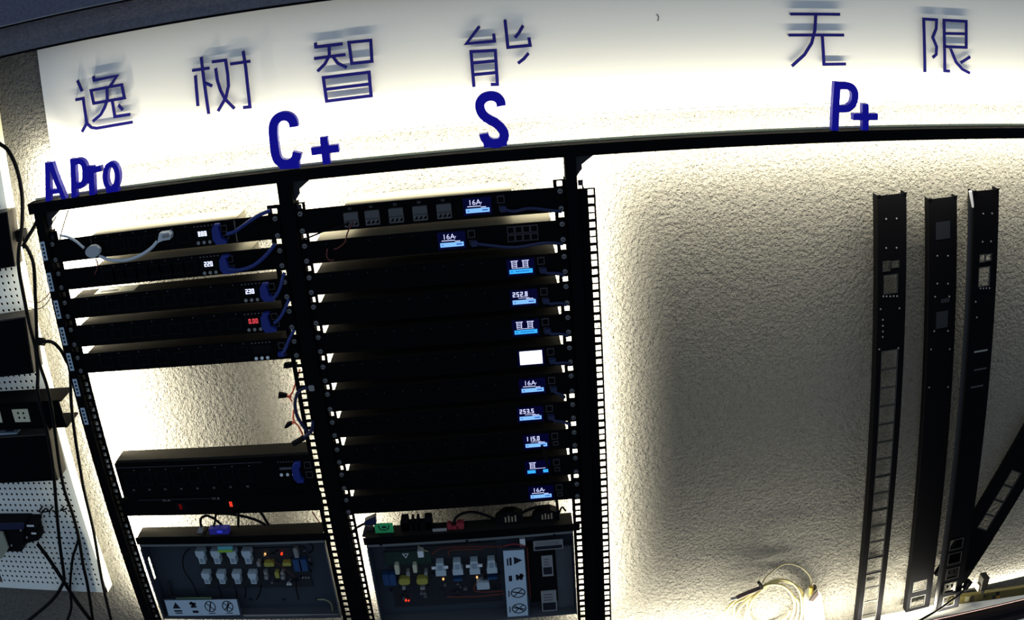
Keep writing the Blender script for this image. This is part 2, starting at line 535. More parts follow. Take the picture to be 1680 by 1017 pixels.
# gussets under the beam
for gx in (-517.0, -8.0, 496.0):
    place(MB().prism([(gx, BZ0), (gx, 22), (gx+11, 36), (gx+11, 44), (gx+31, 58), (gx+31, BZ0)][::-1], 2, 5), 'corner_gusset', GUSS, fr)
    place(bx(gx+2, gx+11, 1, 2, 6, 16), 'post_label_window', GUSS, fr)
# small stickers down the left post
for (x, y, hh) in [(72,412,26), (82.5,463,26), (94,508,25), (104,552,25), (115,594,25), (125.5,636,25), (138.5,683,24)]:
    p = at(x, y, -13)
    st = place(bx(p[0]-5, p[0]+5, -13, -12, p[2]-19, p[2]+19), 'sticker', STICK, fr)
    mm = MB()
    for k in range(4):
        mm.box(p[0]-2.4, p[0]+2.2, -13.4, -13, p[2]-14+k*8, p[2]-9.5+k*8)
    place(mm, 'sticker_print', INK, st)

# ================================================================ model letters on the beam
YL0, YL1 = -12.0, 2.0
def letter(label, s, ox, oy, strokes, w):
    m = MB()
    dy = 0.0
    for st in strokes:
        ww = w
        if isinstance(st, tuple):
            st, ww = st
        P = []
        for (u, v) in st:
            p = at(ox+u/s, oy+v/s, YL0)
            P.append((p[0], p[2]))
        closed = st[0] == st[-1]
        if len(P) >= 7:          # bowls and curves: round the polyline off
            Q = (P[-2:-1]+P+P[1:2]) if closed else ([P[0]]+P+[P[-1]])
            Q = [np.array(q) for q in Q]
            P = []
            for i in range(1, len(Q)-2):
                for k in range(4):
                    t = k/4
                    P.append(0.5*((2*Q[i])+(Q[i+1]-Q[i-1])*t+(2*Q[i-1]-5*Q[i]+4*Q[i+1]-Q[i+2])*t*t+(3*Q[i]-Q[i-1]-3*Q[i+1]+Q[i+2])*t**3))
            if not closed:
                P.append(Q[-2])
        m.ribbon(P, ww, YL0-dy, YL1-dy, closed)
        dy += 0.15
    # keep the feet on the beam: nothing of a letter goes below its top
    m.v = [(x, y, max(z, BZ1)) for (x, y, z) in m.v]
    return tag(place(m, 'letter', BLUE), label, 'letter', 'solid blue letters standing on the rack beam')
def arc(cx, cy, rx, ry, a0, a1, n=14):
    return [(cx+rx*math.cos(math.radians(a0+(a1-a0)*i/n)), cy-ry*math.sin(math.radians(a0+(a1-a0)*i/n))) for i in range(n+1)]
Z1 = (10.17, 60, 250)
letter('solid blue letter A at the left end of the rack beam', *Z1, [[(180,175),(185,450),(190,830)], [(225,170),(330,480),(460,800)], ([(200,665),(420,640)], 9.0)], 11.0)
letter('solid blue capital P of Pro on the beam, right of the letter A', *Z1,
       [[(598,110),(615,450),(628,790)], [(610,165),(700,148),(765,180),(800,260),(808,400),(790,500),(730,555),(600,562)]], 11.5)
letter('solid blue small letter r pressed against the P of Pro', *Z1, [([(895,228),(910,400),(935,770)], 12.0), [(935,305),(1000,285),(1076,268)], ([(850,240),(850,520)], 7.0)], 11.0)
letter('solid blue small letter o at the end of Pro', *Z1, [arc(1243, 405, 102, 205, 0, 360, 24), ([(1160,640),(1360,620)], 9)], 10.5)
Z2 = (3.0, 400, 140)
letter('solid blue tall letter C on the beam over the middle post', *Z2,
       [[(246,205),(240,178),(222,158),(195,152),(166,162),(149,185),(143,220),(148,290),(158,350),(176,378),(205,388),(236,380),(254,362),(262,330)], ([(175,398),(272,392)], 12)], 16.0)
letter('solid blue plus sign on the beam just right of the tall C', *Z2, [[(392,255),(407,388)], [(332,326),(466,310)]], 13.5)
letter('solid blue tall letter S standing on the beam below the sign', *Z2,
       [[(1268,102),(1262,78),(1244,60),(1215,54),(1184,62),(1164,85),(1162,112),(1174,142),(1200,165),(1236,184),(1264,208),(1281,238),(1278,266),(1256,284),(1228,286),(1202,276),(1186,258),(1181,238)],
        ([(1180,294),(1296,284)], 10)], 16.0)
Z3 = (8.475, 1340, 120)
letter('solid blue letter P of P plus, right of the third post', *Z3,
       [[(292,122),(270,450),(258,800)], [(285,178),(425,178),(490,202),(528,260),(534,340),(510,425),(462,475),(410,495),(285,497)]], 13.5)
letter('solid blue plus sign on the beam beside the P at the right', *Z3, [[(680,430),(680,800)], [(510,608),(850,608)]], 12.5)

# ================================================================ rack units
def screws(root, xs, zs, y=-3.0):
    for x in xs:
        for z in zs:
            m = MB().cyl((x, y, z), (x, y-3.0, z), 4.6, 12)
            m.cyl((x, y-3.0, z), (x, y-4.2, z), 3.0, 10, 2.0)
            s = place(m, 'screw', SCREW, root)
            place(bx(x-2.8, x+2.8, y-4.3, y-3.9, z-0.6, z+0.6), 'screw_slot', BLACK2, s)
def rj(root, x, z, w=13.0, h=11.0, y=-3.0):
    o = place(MB().plate(x-w/2, x+w/2, z-h/2, z+h/2, y-1.2, y, [(x-w/2+1.4, x+w/2-1.4, z-h/2+1.4, z+h/2-1.8)]), 'network_port', SOCK, root)
    place(bx(x-w/2+1.5, x+w/2-1.5, y-0.4, y, z-h/2+1.5, z+h/2-1.9), 'port_cavity', BLACK, o)
    return o
def segs(mb, s, x, z, h, y, gap=1.35):
    SEG = {'0': 'abcdef', '1': 'bc', '2': 'abged', '3': 'abgcd', '4': 'fgbc', '5': 'afgcd', '6': 'afgedc', '7': 'abc', '8': 'abcdefg', '9': 'abcdfg', 'A': 'abcefg', ' ': '', '-': 'g', 'E': 'afged'}
    w, t = h*0.5, h*0.17
    for c in s:
        if c == '.':
            mb.box(x-0.2*w, x+0.12*w, y-.2, y, z, z+t)
            x += 0.35*w
            continue
        for q in SEG.get(c, ''):
            if q == 'a': mb.box(x, x+w, y-.2, y, z+h-t, z+h)
            if q == 'g': mb.box(x, x+w, y-.2, y, z+h/2-t/2, z+h/2+t/2)
            if q == 'd': mb.box(x, x+w, y-.2, y, z, z+t)
            if q == 'f': mb.box(x, x+t, y-.2, y, z+h/2, z+h)
            if q == 'e': mb.box(x, x+t, y-.2, y, z, z+h/2)
            if q == 'b': mb.box(x+w-t, x+w, y-.2, y, z+h/2, z+h)
            if q == 'c': mb.box(x+w-t, x+w, y-.2, y, z, z+h/2)
        x += w*gap
def unit(name, label, cat, group, ztop, zbot, ears, body, depth, case, scr=True, lean=0.0, earscrews=None):
    """front plate over the ears, a case behind it"""
    root = thing(name, label, cat, ((ears[0]+ears[1])/2, 0, zbot), group)
    place(bx(ears[0], ears[1], -3, -0.2, zbot, ztop, c=1.0), 'front_plate', BLACK, root)
    place(bx(body[0], body[1], 0, depth, zbot+1.5, ztop-1.0), 'case', case, root)
    if scr:
        screws(root, ((ears[0]+4.5) if ears[0] < -400 else ears[0]+7.5, ears[1]-8.5), earscrews or (ztop-6.5, zbot+6.5))
    return root
def dots(root, n, x0, x1, z, name='socket_screw', m=None, r=1.0):
    for k in range(n):
        x = x0+(x1-x0)*k/(n-1)
        place(MB().cyl((x, -3, z), (x, -3.6, z), r, 6), name, m or GREY, root)

AE = (-516.5, -39.0)
SE = (-7.5, 473.6)
GA = 'black power strips in the left rack'
GS = 'black power strips with blue screens in the middle rack'
def zt(i, off=0.0): return HZ(4*i)+off+6.5
def zb(i, off=0.0): return HZ(4*i+2)+off-6.5

A_spec = [
 ('black power strip with grey power lead, topmost unit of the left rack', (-424, -126), 80, STEEL, -148.0, 'w'),
 ('black power strip with white digits, second from the top in the left rack', (-424, -104), 62, STEEL, -146.0, 'w'),
 ('black power strip with white digits far right, third down in the left rack', (-492, -63), 50, TOPBLACK, -74.0, 'w'),
 ('black power strip with glowing red digits, fourth down in the left rack', (-490, -63), 50, TOPBLACK, -78.0, 'r'),
 ('black power strip with unlit display, fifth in the left rack above the empty gap', (-490, -63), 50, TOPBLACK, -74.0, 'n'),
]
DIG = ['835', '220', '230', '0.00', '']
for i, (lab, body, dep, case, rjx, disp) in enumerate(A_spec):
    z1, z0 = zt(i, -4), zb(i, -4)
    u = unit('power_strip', lab, 'power strip', GA, z1, z0, AE, body, dep, case)
    if i == 0:
        p = place(bx(-236, -130, 30, dep-2, z1-1.0, z1-0.4), 'label_sheet', PAPER, u)
        q = MB()
        for k in range(5):
            q.box(-228+k*18, -216+k*18, 38, 70, z1-0.4, z1-0.2)
        place(q, 'label_print', PRINT, p)
        place(bx(-425.5, -424, -3.4, -3, z0+3, z1-3), 'plate_seam', SOCK, u)
        place(bx(-127, -125, -3.6, -3, z0+2, z1-2), 'plate_edge', STEEL, u)
    if i == 2:
        p = place(bx(-450, -360, 12, dep-6, z1-1.0, z1-0.5), 'label_sheet', PAPER, u)
        place(bx(-440, -400, 20, 34, z1-0.5, z1-0.3), 'label_print', PRINT, p)
    zc = (z0+z1)/2
    # ports and display
    rj(u, rjx, zc+7.5, 12.5, 13)
    rj(u, rjx+2, zc-9, 11, 9)
    dx = rjx-39
    sc = place(bx(dx-19, dx+17, -3.6, -3, zc-6.5, zc+10), 'display', BLACK2, u)
    if disp != 'n':
        d = MB()
        segs(d, '888' if i == 0 else DIG[i], dx-13, zc-3, 9.5, -3.6, 1.28)
        place(d, 'digits', E_LED if disp == 'w' else E_RED, sc)
    for k in range(3):
        place(MB().cyl((dx-15+k*11.5, -3, zc-15), (dx-15+k*11.5, -5, zc-15), 3.3, 12), 'button', GREY if disp != 'n' else WHITE, u)
    q = MB()
    for k in range(6):
        q.box(dx-20+k*7, dx-17+k*7, -3.4, -3, zc+15, zc+17)
    place(q, 'front_print', PRINT, u)
    # outlets along the face
    n = 8 if i != 0 else 6
    xl, xr = max(body[0], -470)+22, dx-42
    for k in range(n):
        x = xl+(xr-xl)*k/(n-1)
        o = place(MB().plate(x-14, x+14, zc-13, zc+11, -3.8, -3, [(x-11, x+11, zc-10, zc+8)]), 'outlet', BLACK2, u)
        place(bx(x-9, x-5, -3.4, -3, zc-4, zc+2), 'outlet_slot', BLACK, o)
    dots(u, 8, xl-12, xr+6, z1-4, 'case_screw', PRINT, 1.1)

# the two lower units of the left rack
u = unit('outlet_strip', 'deep black outlet strip with eight outlets and a blue plug, below the empty gap', 'power strip', GA,
         -486, -569, (-492, -52), (-490, -63), 42, TOPBLACK, scr=False)
place(MB().prism([(-492, -486), (-63, -486), (-63, -480), (-486, -480)], 0, 44), 'top_cover', TOPBLACK, u)
place(bx(-490, -160, -3.5, -3, -497, -495.5), 'face_seam', SOCK, u)
for k in range(8):
    x = -462+k*37.2
    o = place(MB().plate(x-14, x+14, -540, -508, -3.9, -3, [(x-11, x+11, -537, -511)]), 'outlet', BLACK2, u)
    place(bx(x-8, x-4, -3.5, -3, -528, -521), 'outlet_slot', BLACK, o)
    place(MB().text('0%d' % (k+1), x-3, -553, 4.0, -3.4, -3.0), 'outlet_number', GREY, u)
    place(MB().cyl((x+13, -3, -503), (x+13, -3.6, -503), 1.1, 6), 'socket_screw', GREY, u)
o = place(bx(-126, -98, -3.8, -3, -516, -510), 'display', SOCK, u)
place(bx(-123, -101, -4.0, -3.8, -514.5, -511.5), 'dead_digits', PRINT, o)
for k in range(3):
    place(MB().cyl((-124+k*13, -3, -527), (-124+k*13, -5.5, -527), 3.3, 12), 'button', WHITE, u)
for zz in (-508, -530):
    rj(u, -66, zz, 14, 15)
q = MB()
for k in range(6):
    q.box(-128+k*6, -125+k*6, -3.3, -3, -499, -497.5)
place(q, 'front_print', PRINT, u)
u = unit('meter_unit', 'low black meter unit with red digits, directly under the deep outlet strip', 'meter', None,
         -570.5, -615.5, (-500, -50), (-496, -63), 40, TOPBLACK, scr=False)
for (px, py, m_, t) in [(297, 831, E_DRED, '8'), (379.6, 827, E_RED2, '8')]:
    p = at(px, py, -3.5)
    o = place(bx(p[0]-12, p[0]+12, -3.6, -3, p[2]-9, p[2]+9), 'display', BLACK2, u)
    d = MB()
    segs(d, t, p[0]-4, p[2]-6, 12, -3.6)
    place(d, 'digits', m_, o)
for (px, py, t) in [(273, 820.5, '01.A'), (354, 817.5, '01.B')]:
    p = at(px, py, -3.5)
    place(MB().text(t, p[0], p[2]-3, 5.5, -3.4, -3, 1.2, 'CENTER'), 'socket_text', GREY, u)
place(bx(-460, -280, -3.4, -3, -577, -576), 'face_seam', SOCK, u)

# ---- middle rack
S_lab = [
 'black power strip with five grey terminal blocks, topmost unit of the middle rack',
 'black power strip with an eight-port network block, second from the top in the middle rack',
 'black power strip whose screen shows two pillar symbols, third down in the middle rack',
 'black power strip whose screen reads 252.8, fourth down in the middle rack',
 'black power strip showing two pillar symbols directly above the white screen',
 'black power strip with a blank glowing white screen, sixth in the middle rack',
 'black power strip reading 16A directly below the white screen',
 'black power strip whose screen reads 253.5, eighth down in the middle rack',
 'black power strip whose screen reads 115.0, third from the bottom of the stack',
 'black power strip whose screen is crossed by a black cord, second from the stack bottom',
 'black power strip at the bottom of the middle stack above the open tray',
]
BARX = [318, 266.9, 386, 387.5, 386.6, 392.4, 391, 383.1, 390.3, 390.1, 392.4]
KIND = ['16A', '16A', 'PP', '252.8', 'PP', 'W', '16A', '253.5', '115.0', 'PX', '16A']
for i in range(11):
    z1, z0 = zt(i), zb(i)
    body = (81, 380) if i == 0 else ((22, 446) if i == 1 else (14, 450))
    case = STEEL if i == 0 else (TOPBLACK if i > 1 else STEEL)
    u = unit('power_strip', S_lab[i], 'power strip', GS, z1, z0, SE, body, 80 if i == 0 else (100 if i > 1 else 70), case)
    zc = (z0+z1)/2
    x = BARX[i]
    sc = place(bx(x-25, x+25, -3.8, -3, zc-16, zc+16), 'display', SCREEN, u)
    k = KIND[i]
    if k == 'W':
        place(bx(x-21, x+21, -4.1, -3.8, zc-13, zc+14), 'white_field', E_WHT, sc)
    else:
        zbar = zc-11.5
        if k == 'PX':
            place(bx(x-21, x-5, -4.1, -3.8, zbar, zbar+7), 'blue_bar', E_BAR, sc)
            b = place(bx(x+10, x+20, -4.1, -3.8, zbar, zbar+7), 'blue_bar', E_BAR, sc)
        else:
            b = place(bx(x-21, x+21, -4.1, -3.8, zbar, zbar+8), 'blue_bar', E_BAR if k in ('PP',) else E_BAR2, sc)
            bm_ = mat('bar_dark_blue', (0, 0.01, 0.1), 0.5, 0, emit=(0, .05, .5), estr=.5)
            place(bx(x-17.5, x-15.5, -4.3, -4.1, zbar+3, zbar+5), 'bar_mark', bm_, b)
            if k == 'PP': place(bx(x-10, x+15, -4.3, -4.1, zbar+3.6, zbar+4.6), 'bar_line', bm_, b)
            elif k != 'PX': place(bx(x+8, x+18, -4.3, -4.1, zbar+3.2, zbar+5), 'bar_line', bm_, b)
        d = MB()
        if k in ('PP', 'PX'):
            for cx in ((x-11, x+9) if k == 'PP' else (x-10,)):
                d.box(cx-6.5, cx+6.5, -4.1, -3.8, zc+11.6, zc+13)
                for r in range(3):
                    d.box(cx-4.5, cx+4, -4.1, -3.8, zc+8.4-r*3.4, zc+9.5-r*3.4)
                d.box(cx-5.2, cx-4.0, -4.1, -3.8, zc+0, zc+12)
                d.box(cx+3.2, cx+4.4, -4.1, -3.8, zc+0, zc+12)
            d.box(x-16, x+15, -4.1, -3.8, zc-1.6, zc-0.7)
        elif k == '16A':
            d.text('16A', x-16, zc+3, 9.5, -4.1, -3.8, 1.0)
            d.box(x-18, x+6, -4.1, -3.8, zc-.3, zc+.9)
            d.box(x+6, x+15, -4.1, -3.8, zc-2.6, zc-1.2)
            d.text('v', x+6, zc+5, 4, -4.1, -3.8)
        else:
            segs(d, k, x-20, zc+2.5, 9.5, -3.8, 1.45)
            d.box(x-10, x+10, -4.1, -3.8, zc-.5, zc+.3)
            d.box(x+4, x+17, -4.1, -3.8, zc-2.6, zc-1.2)
        place(d, 'screen_text', E_TXT, sc)
    # ports beside the screen
    px = x+37 if i != 0 else 360
    if i == 1: px = x+36
    rj(u, px, zc+9, 13, 14)
    rj(u, px+1, zc-7, 11, 9)
    # outlets / screws, almost black on black
    if i == 0:
        for (bxx, byy) in [(576,356.7), (610.7,352.7), (649.7,349.3), (689,345.7), (728.3,342)]:
            p = at(bxx, byy, -6)
            t = place(bx(p[0]-13, p[0]+13, -10, -3, zc-16, zc+10, c=1), 'terminal_block', mat('terminal_grey', (0.07, 0.07, 0.075), 0.5, 0.2), u)
            for c in (-8, 0, 8):
                place(MB().prism([(p[0]+c-3, zc-13), (p[0]+c+3, zc-13), (p[0]+c+3, zc-6)], -10.4, -10), 'wire_hole', BLACK, t)
            place(bx(p[0]-12, p[0]+12, -10.3, -10, zc-4.5, zc-3.8), 'block_groove', BLACK, t)
            place(MB().text('B%d' % (1+int((p[0]-90)/60)), p[0]-4, zc+14, 4.5, -3.3, -3), 'block_text', PRINT, u)
    elif i == 1:
        p0, p1 = at(832, 385, -3), at(883, 381, -3)
        for r in range(2):
            for c in range(4):
                xx = p0[0]+7+c*(p1[0]-p0[0]-14)/3
                rj(u, xx, zc+3+(7 if r == 0 else -8), 13.5, 13.5)
    if i >= 1:
        dots(u, 9 if i > 1 else 5, 40, x-70, z1-7 if i < 6 else zc+10, 'socket_screw', mat('dim_screw', (0.03, 0.03, 0.03), 0.5, 0.2), 1.0)
        n = 9 if i > 1 else 5
        for kk in range(n):
            xx = 48+(x-75-48)*kk/(n-1)
            place(MB().plate(xx-14, xx+14, zc-15, zc+9, -3.7, -3, [(xx-11, xx+11, zc-12, zc+6)]), 'outlet', BLACK, u)

# ================================================================ open trays with circuit boards
def warn_label(P, parent, y, vertical=False):
    """P: four corners (x,z) of a warning label: top left, top right, bottom right, bottom left"""
    P = [np.array(p, float) for p in P]
    lab = place(MB().prism([tuple(P[3]), tuple(P[2]), tuple(P[1]), tuple(P[0])], y-0.6, y), 'warning_label', STICK, parent)
    def uv(u, v):
        a = P[0]*(1-u)+P[1]*u
        b = P[3]*(1-u)+P[2]*u
        return a*(1-v)+b*v
    def W(u, v):     # u along the row of symbols, v across
        return tuple(uv(1-v, u)) if vertical else tuple(uv(u, v))
    y -= 0.6
    m = MB()
    m.prism([W(.09, .52), W(.2, .52), W(.145, .12)][::-1], y-.3, y)
    place(m, 'warning_triangle', INK, lab)
    m = MB()
    m.ribbon([W(.34, .22), W(.43, .22)], 6, y-.3, y)
    m.ribbon([W(.36, .12), W(.40, .36)], 8, y-.3, y)
    m.ribbon([W(.35, .42), W(.43, .40)], 6, y-.3, y)
    place(m, 'plug_symbol', INK, lab)
    for (a, b, v, w) in [(.10, .21, .68, 4.5), (.11, .21, .82, 3), (.36, .44, .74, 7), (.58, .67, .86, 2.2), (.82, .91, .86, 2.2)]:
        place(MB().ribbon([W(a, v), W(b, v)], w, y-.3, y), 'printed_line', INK, lab)
    for cx in (.62, .86):
        ring = []
        for k in range(20):
            a = 2*math.pi*k/20
            ring.append(W(cx+.07*math.cos(a), .42+.33*math.sin(a)))
        m = MB().ribbon(ring+[ring[0]], 2.2, y-.3, y, True)
        m.ribbon([W(cx-.05, .20), W(cx+.05, .64)], 2.2, y-.3, y)
        m.ribbon([W(cx+.02, .15), W(cx-.02, .69)], 3.0, y-.3, y)
        if cx > .8:
            m.ribbon([W(cx-.05, .64), W(cx+.05, .20)], 2.2, y-.3, y)
        place(m, 'prohibition_sign', INK, lab)
    return lab
def tray(label, x0, x1, ztop, zbot, slot):
    root = thing('open_tray', label, 'rack tray', ((x0+x1)/2, 0, zbot), 'open trays at the foot of the racks')
    place(bx(x0, x1, 38, 40, zbot, ztop), 'back_panel', PAN, root)
    place(bx(x0, x1, -3, 38, ztop-2, ztop), 'top_wall', TOPBLACK, root)
    place(bx(x0-4, x1+14, -5, -3, ztop-17, ztop), 'top_lip', BLACK, root)
    place(bx(x0, x1, -3, -1.0, ztop-24, ztop-17), 'lip_return', mat('grey_lip', (0.11, 0.12, 0.125), 0.5, 0.3), root)
    if slot:
        # left wall with a slot that lets the wall behind show
        m = MB()
        zs = [zbot, slot[0], slot[1], ztop-2]
        m.box(x0, x0+2, -3, 38, zs[0], zs[1])
        m.box(x0, x0+2, -3, 38, zs[2], zs[3])
        m.box(x0, x0+2, -3, 14, zs[1], zs[2])
        m.box(x0, x0+2, 26, 38, zs[1], zs[2])
        place(m, 'side_wall', PAN, root)
    else:
        place(bx(x0, x0+2, -3, 38, zbot, ztop-2), 'side_wall', PAN, root)
    place(bx(x1-2, x1, -3, 38, zbot, ztop-2), 'side_wall', PAN2, root)
    place(bx(x0+2, x1-2, -3, 38, zbot, zbot+2), 'bottom_wall', PAN2, root)
    ef = mat('grey_flange', (0.09, 0.09, 0.10), 0.5, 0.3)
    for xx in (x0, x1-2):
        place(bx(xx, xx+2, -6, -3, zbot, ztop-30), 'flange_edge', ef, root)
    return root
def pxquad(pts, Y):
    return [(at(x, y, Y)[0], at(x, y, Y)[2]) for x, y in pts]
def zc_(s, ox, oy):
    return lambda u, v: (ox+u/s, oy+v/s)

# --- left tray
T1 = tray('open slate tray with eight white relays, at the foot of the left rack', -490, -63, -672, -900, (-800, -740))
place(bx(-480, -330, -3, 36, -672, -670), 'cover_plate', TOPBLACK, T1)
c = zc_(3.818, 180, 800)
YP = 30
b0 = at(*c(535, 375), YP+6); b1 = at(*c(1275, 615), YP+6)
pcb = place(bx(b0[0], b1[0], YP+4, YP+6, b1[2], b0[2]-4), 'circuit_board', PCB, T1)
for (r, xs, yy) in [(0, (572, 668, 768, 862), 435), (1, (606, 700, 797, 897), 568)]:
    for k, xx in enumerate(xs):
        p = at(*c(xx, yy), 16)
        w, h = (10.5, 17) if r == 0 else (9.5, 14)
        rel = place(MB().prism([(p[0]-w*.65, p[2]-h), (p[0]+w*.65, p[2]-h), (p[0]+w*.65, p[2]+h*.2), (p[0]+w, p[2]+h*.3), (p[0]+w, p[2]+h), (p[0]-w, p[2]+h), (p[0]-w, p[2]+h*.3), (p[0]-w*.65, p[2]-h*.1)], 14, YP+4), 'relay', RELAY, pcb)
        place(bx(p[0]-4, p[0]+4.5, 13.6, 14, p[2]-h*.8, p[2]-h*.15), 'relay_window', RELAY2, rel)
for (u0, u1, v0, v1, m_, nm) in [(680,765,365,388,TEAL,'terminal'), (680,765,388,405,LGREEN,'terminal')]:
    a = at(*c(u0, v1), 12); b = at(*c(u1, v0), 12)
    place(bx(a[0], b[0], 11, 20, a[2], b[2]), nm, m_, pcb)
for (u0, u1, v0, v1, m_, nm) in [(970,1025,470,495,YELL,'capacitor'), (1085,1132,470,492,YELL,'capacitor'), (1040,1055,530,567,YELL,'capacitor'),
        (1160,1190,452,525,RELBLUE,'blue_relay'), (1198,1228,452,525,RELBLUE,'blue_relay'), (968,982,528,548,GREY,'resistor'), (972,988,556,576,GREY,'resistor'),
        (1072,1088,530,548,GREY,'resistor'), (1075,1092,556,576,GREY,'resistor'), (1160,1172,380,440,GREY,'connector'), (925,938,465,495,GREY,'connector')]:
    a = at(*c(u0, v1), 20); b = at(*c(u1, v0), 20)
    place(bx(a[0], b[0], 20, YP+4, a[2], b[2], c=1.2), nm, m_, pcb)
for (u, v, m_) in [(970, 425, E_AMB), (1075, 421, E_RED2)]:
    p = at(*c(u, v), 26)
    place(bx(p[0]-1.8, p[0]+1.8, 27, YP+4, p[2]-1.8, p[2]+1.8), 'indicator_light', m_, pcb)
random.seed(3)
for k in range(26):
    p = at(*c(random.uniform(950, 1260), random.uniform(385, 600)), 28)
    w = random.uniform(1.2, 4)
    place(bx(p[0]-w, p[0]+w, 26, YP+4, p[2]-random.uniform(1, 4), p[2]+1.5), 'chip', random.choice([SLATE, PCB, PRINT, mat('dark_relay', (0.02, 0.02, 0.028), 0.5, 0.2)]), pcb)
for k in range(3):
    p = at(*c(1210+k*18, 562), 28)
    place(MB().cyl((p[0], 30, p[2]), (p[0], 26, p[2]), 2.0, 8), 'terminal_screw', GREY, pcb)
p = at(*c(1120, 602), 28)
place(MB().ribbon([(p[0]-5, p[2]-4), (p[0]+5, p[2]-4), (p[0], p[2]+5), (p[0]-5, p[2]-4)], 1.4, 29, YP+4, True), 'hazard_mark', WHITE, pcb)
warn_label(pxquad([(270,984.6), (388,983), (394,1008.5), (277,1010)], 2), T1, 2)
_q = pxquad([(270,984.6), (388,983), (394,1008.5), (277,1010)], 2)
place(bx(_q[0][0]-3, _q[1][0]+3, 2.2, 4, _q[3][1]-8, _q[0][1]+3), 'label_plate', PAN, T1)
place(bx(_q[0][0]+30, _q[1][0]-60, 2.2, 5, _q[0][1]+3, _q[0][1]+7), 'plate_edge_parts', mat('dull_green', (0.05, 0.09, 0.06), 0.6, 0.2), T1)
for pts in ([(250+5,930),(251,900)],):
    pass
wires = [[(503,380),(478,400),(458,450),(468,520),(520,600),(560,690)], [(680,620),(695,650),(702,690)], [(780,620),(795,655),(800,700)], [(850,620),(852,660),(846,690)], [(950,610),(940,660),(920,700)], [(1165,560),(1170,640),(1185,700)], [(1248,345),(1272,365),(1268,395),(1250,410)]]
for w in wires:
    place(MB().tube([at(*c(u, v), 22) for u, v in w], 1.5, 6), 'wire', CORD, T1)
place(MB().tube([at(*c(u, v), 20) for u, v in [(960,415),(1010,450),(1060,480),(1160,560)]], 1.0, 6), 'red_wire', DRED, T1)
place(MB().tube([at(*c(u, v), 20) for u, v in [(1300,700),(1350,702),(1385,725),(1398,780),(1395,828)]], 1.8, 6), 'cream_wire', mat('dull_cream', (0.22, 0.21, 0.13), 0.6, 0.2), T1)
for (u, v) in [(885, 700), (1090, 700), (1300, 698)]:
    p = at(*c(u, v), 36)
    place(MB().cyl((p[0], 38, p[2]), (p[0], 30, p[2]), 3.2, 8), 'standoff', GUSS, T1)
p = at(*c(380, 610), 30)
place(MB().tube([at(*c(u, v), 28) for u, v in [(372,590),(372,680)]], 3.0, 6), 'bracket', GUSS, T1)
place(MB().tube([at(*c(u, v), 22) for u, v in [(372,640),(385,680),(430,690)]], 2.0, 6), 'bracket', GUSS, T1)
rod = MB()
for dv in (800, 806):
    rod.tube([at(*c(660, dv), 6), at(*c(1050, dv-4), 6), at(*c(1432, dv-6), 6)], 1.2, 6)
place(rod, 'front_rod', mat('steel_rod', (0.22, 0.21, 0.20), 0.4, 0.4), T1)

# --- middle tray
T2 = tray('open dark tray with an upright warning label, at the foot of the middle rack', 24, 453, -689, -930, None)
c = zc_(3.574, 540, 800)
b0 = at(*c(330, 345), YP+6); b1 = at(*c(1010, 660), YP+6)
pcb = place(bx(b0[0], b1[0], YP+4, YP+6, b1[2], b0[2]-4), 'circuit_board', PCB, T2)
a = at(*c(335, 455), 32); b = at(*c(590, 355), 32)
place(bx(a[0], b[0], 31, YP+4, a[2], b[2]-4), 'green_board', GPCB, pcb)
for k, (u, v) in enumerate([(652, 478), (752, 472), (852, 468), (953, 462)]):
    p = at(*c(u, v), 16)
    w, h = 11, 17
    rel = place(MB().prism([(p[0]-w, p[2]-h), (p[0]+w, p[2]-h), (p[0]+w, p[2]-h*.25), (p[0]+w*.7, p[2]), (p[0]+w*.7, p[2]+h), (p[0]-w*.7, p[2]+h), (p[0]-w*.7, p[2]), (p[0]-w, p[2]-h*.25)], 14, YP+4), 'relay', RELAY, pcb)
    place(bx(p[0]-5, p[0]+5, 13.6, 14, p[2]-2, p[2]+h*.7), 'relay_window', RELAY2, rel)
    if k in (0, 2):
        for s_ in (-1, 1):
            place(bx(p[0]+s_*13-4.5, p[0]+s_*13+4.5, 11, 14, p[2]+4, p[2]+10), 'wire_tag', WHITE, rel)
for (u0, u1, v0, v1, m_, nm, bev) in [(412,470,535,572,YELL,'yellow_coil',4), (516,575,532,570,YELL,'yellow_coil',4), (322,345,510,575,RELBLUE,'blue_relay',1), (360,385,510,575,RELBLUE,'blue_relay',1),
        (390,405,452,510,BEIGE,'capacitor',2), (495,510,452,500,BEIGE,'capacitor',2), (868,938,555,600,RELAY,'relay',2), (730,780,535,550,RELBLUE,'connector',1), (930,985,525,540,RELBLUE,'connector',1),
        (522,550,372,410,WHITE,'wire_tag',1), (1120,1148,300,345,WHITE,'wire_tag',1), (430,445,580,600,GREY,'resistor',1), (455,470,495,520,GREY,'resistor',1), (535,560,585,600,GREY,'resistor',1), (560,575,495,515,GREY,'resistor',1)]:
    a = at(*c(u0, v1), 18); b = at(*c(u1, v0), 18)
    place(bx(a[0], b[0], 18, YP+4, a[2], b[2], c=bev), nm, m_, pcb)
for (u, v, m_, w) in [(669, 539, E_AMB, 1.8), (867, 528, E_AMB, 1.8), (450, 663, E_RED2, 2.0), (466, 664, E_RED2, 1.6)]:
    p = at(*c(u, v), 30)
    place(bx(p[0]-w, p[0]+w, 30, YP+4, p[2]-w, p[2]+w), 'indicator_light', m_, pcb)
p = at(*c(448, 402), 28)
place(MB().ribbon([(p[0]-6, p[2]+5), (p[0]+6, p[2]+5), (p[0], p[2]-5), (p[0]-6, p[2]+5)], 1.3, 29, 31, True), 'hazard_mark', WHITE, pcb)
random.seed(5)
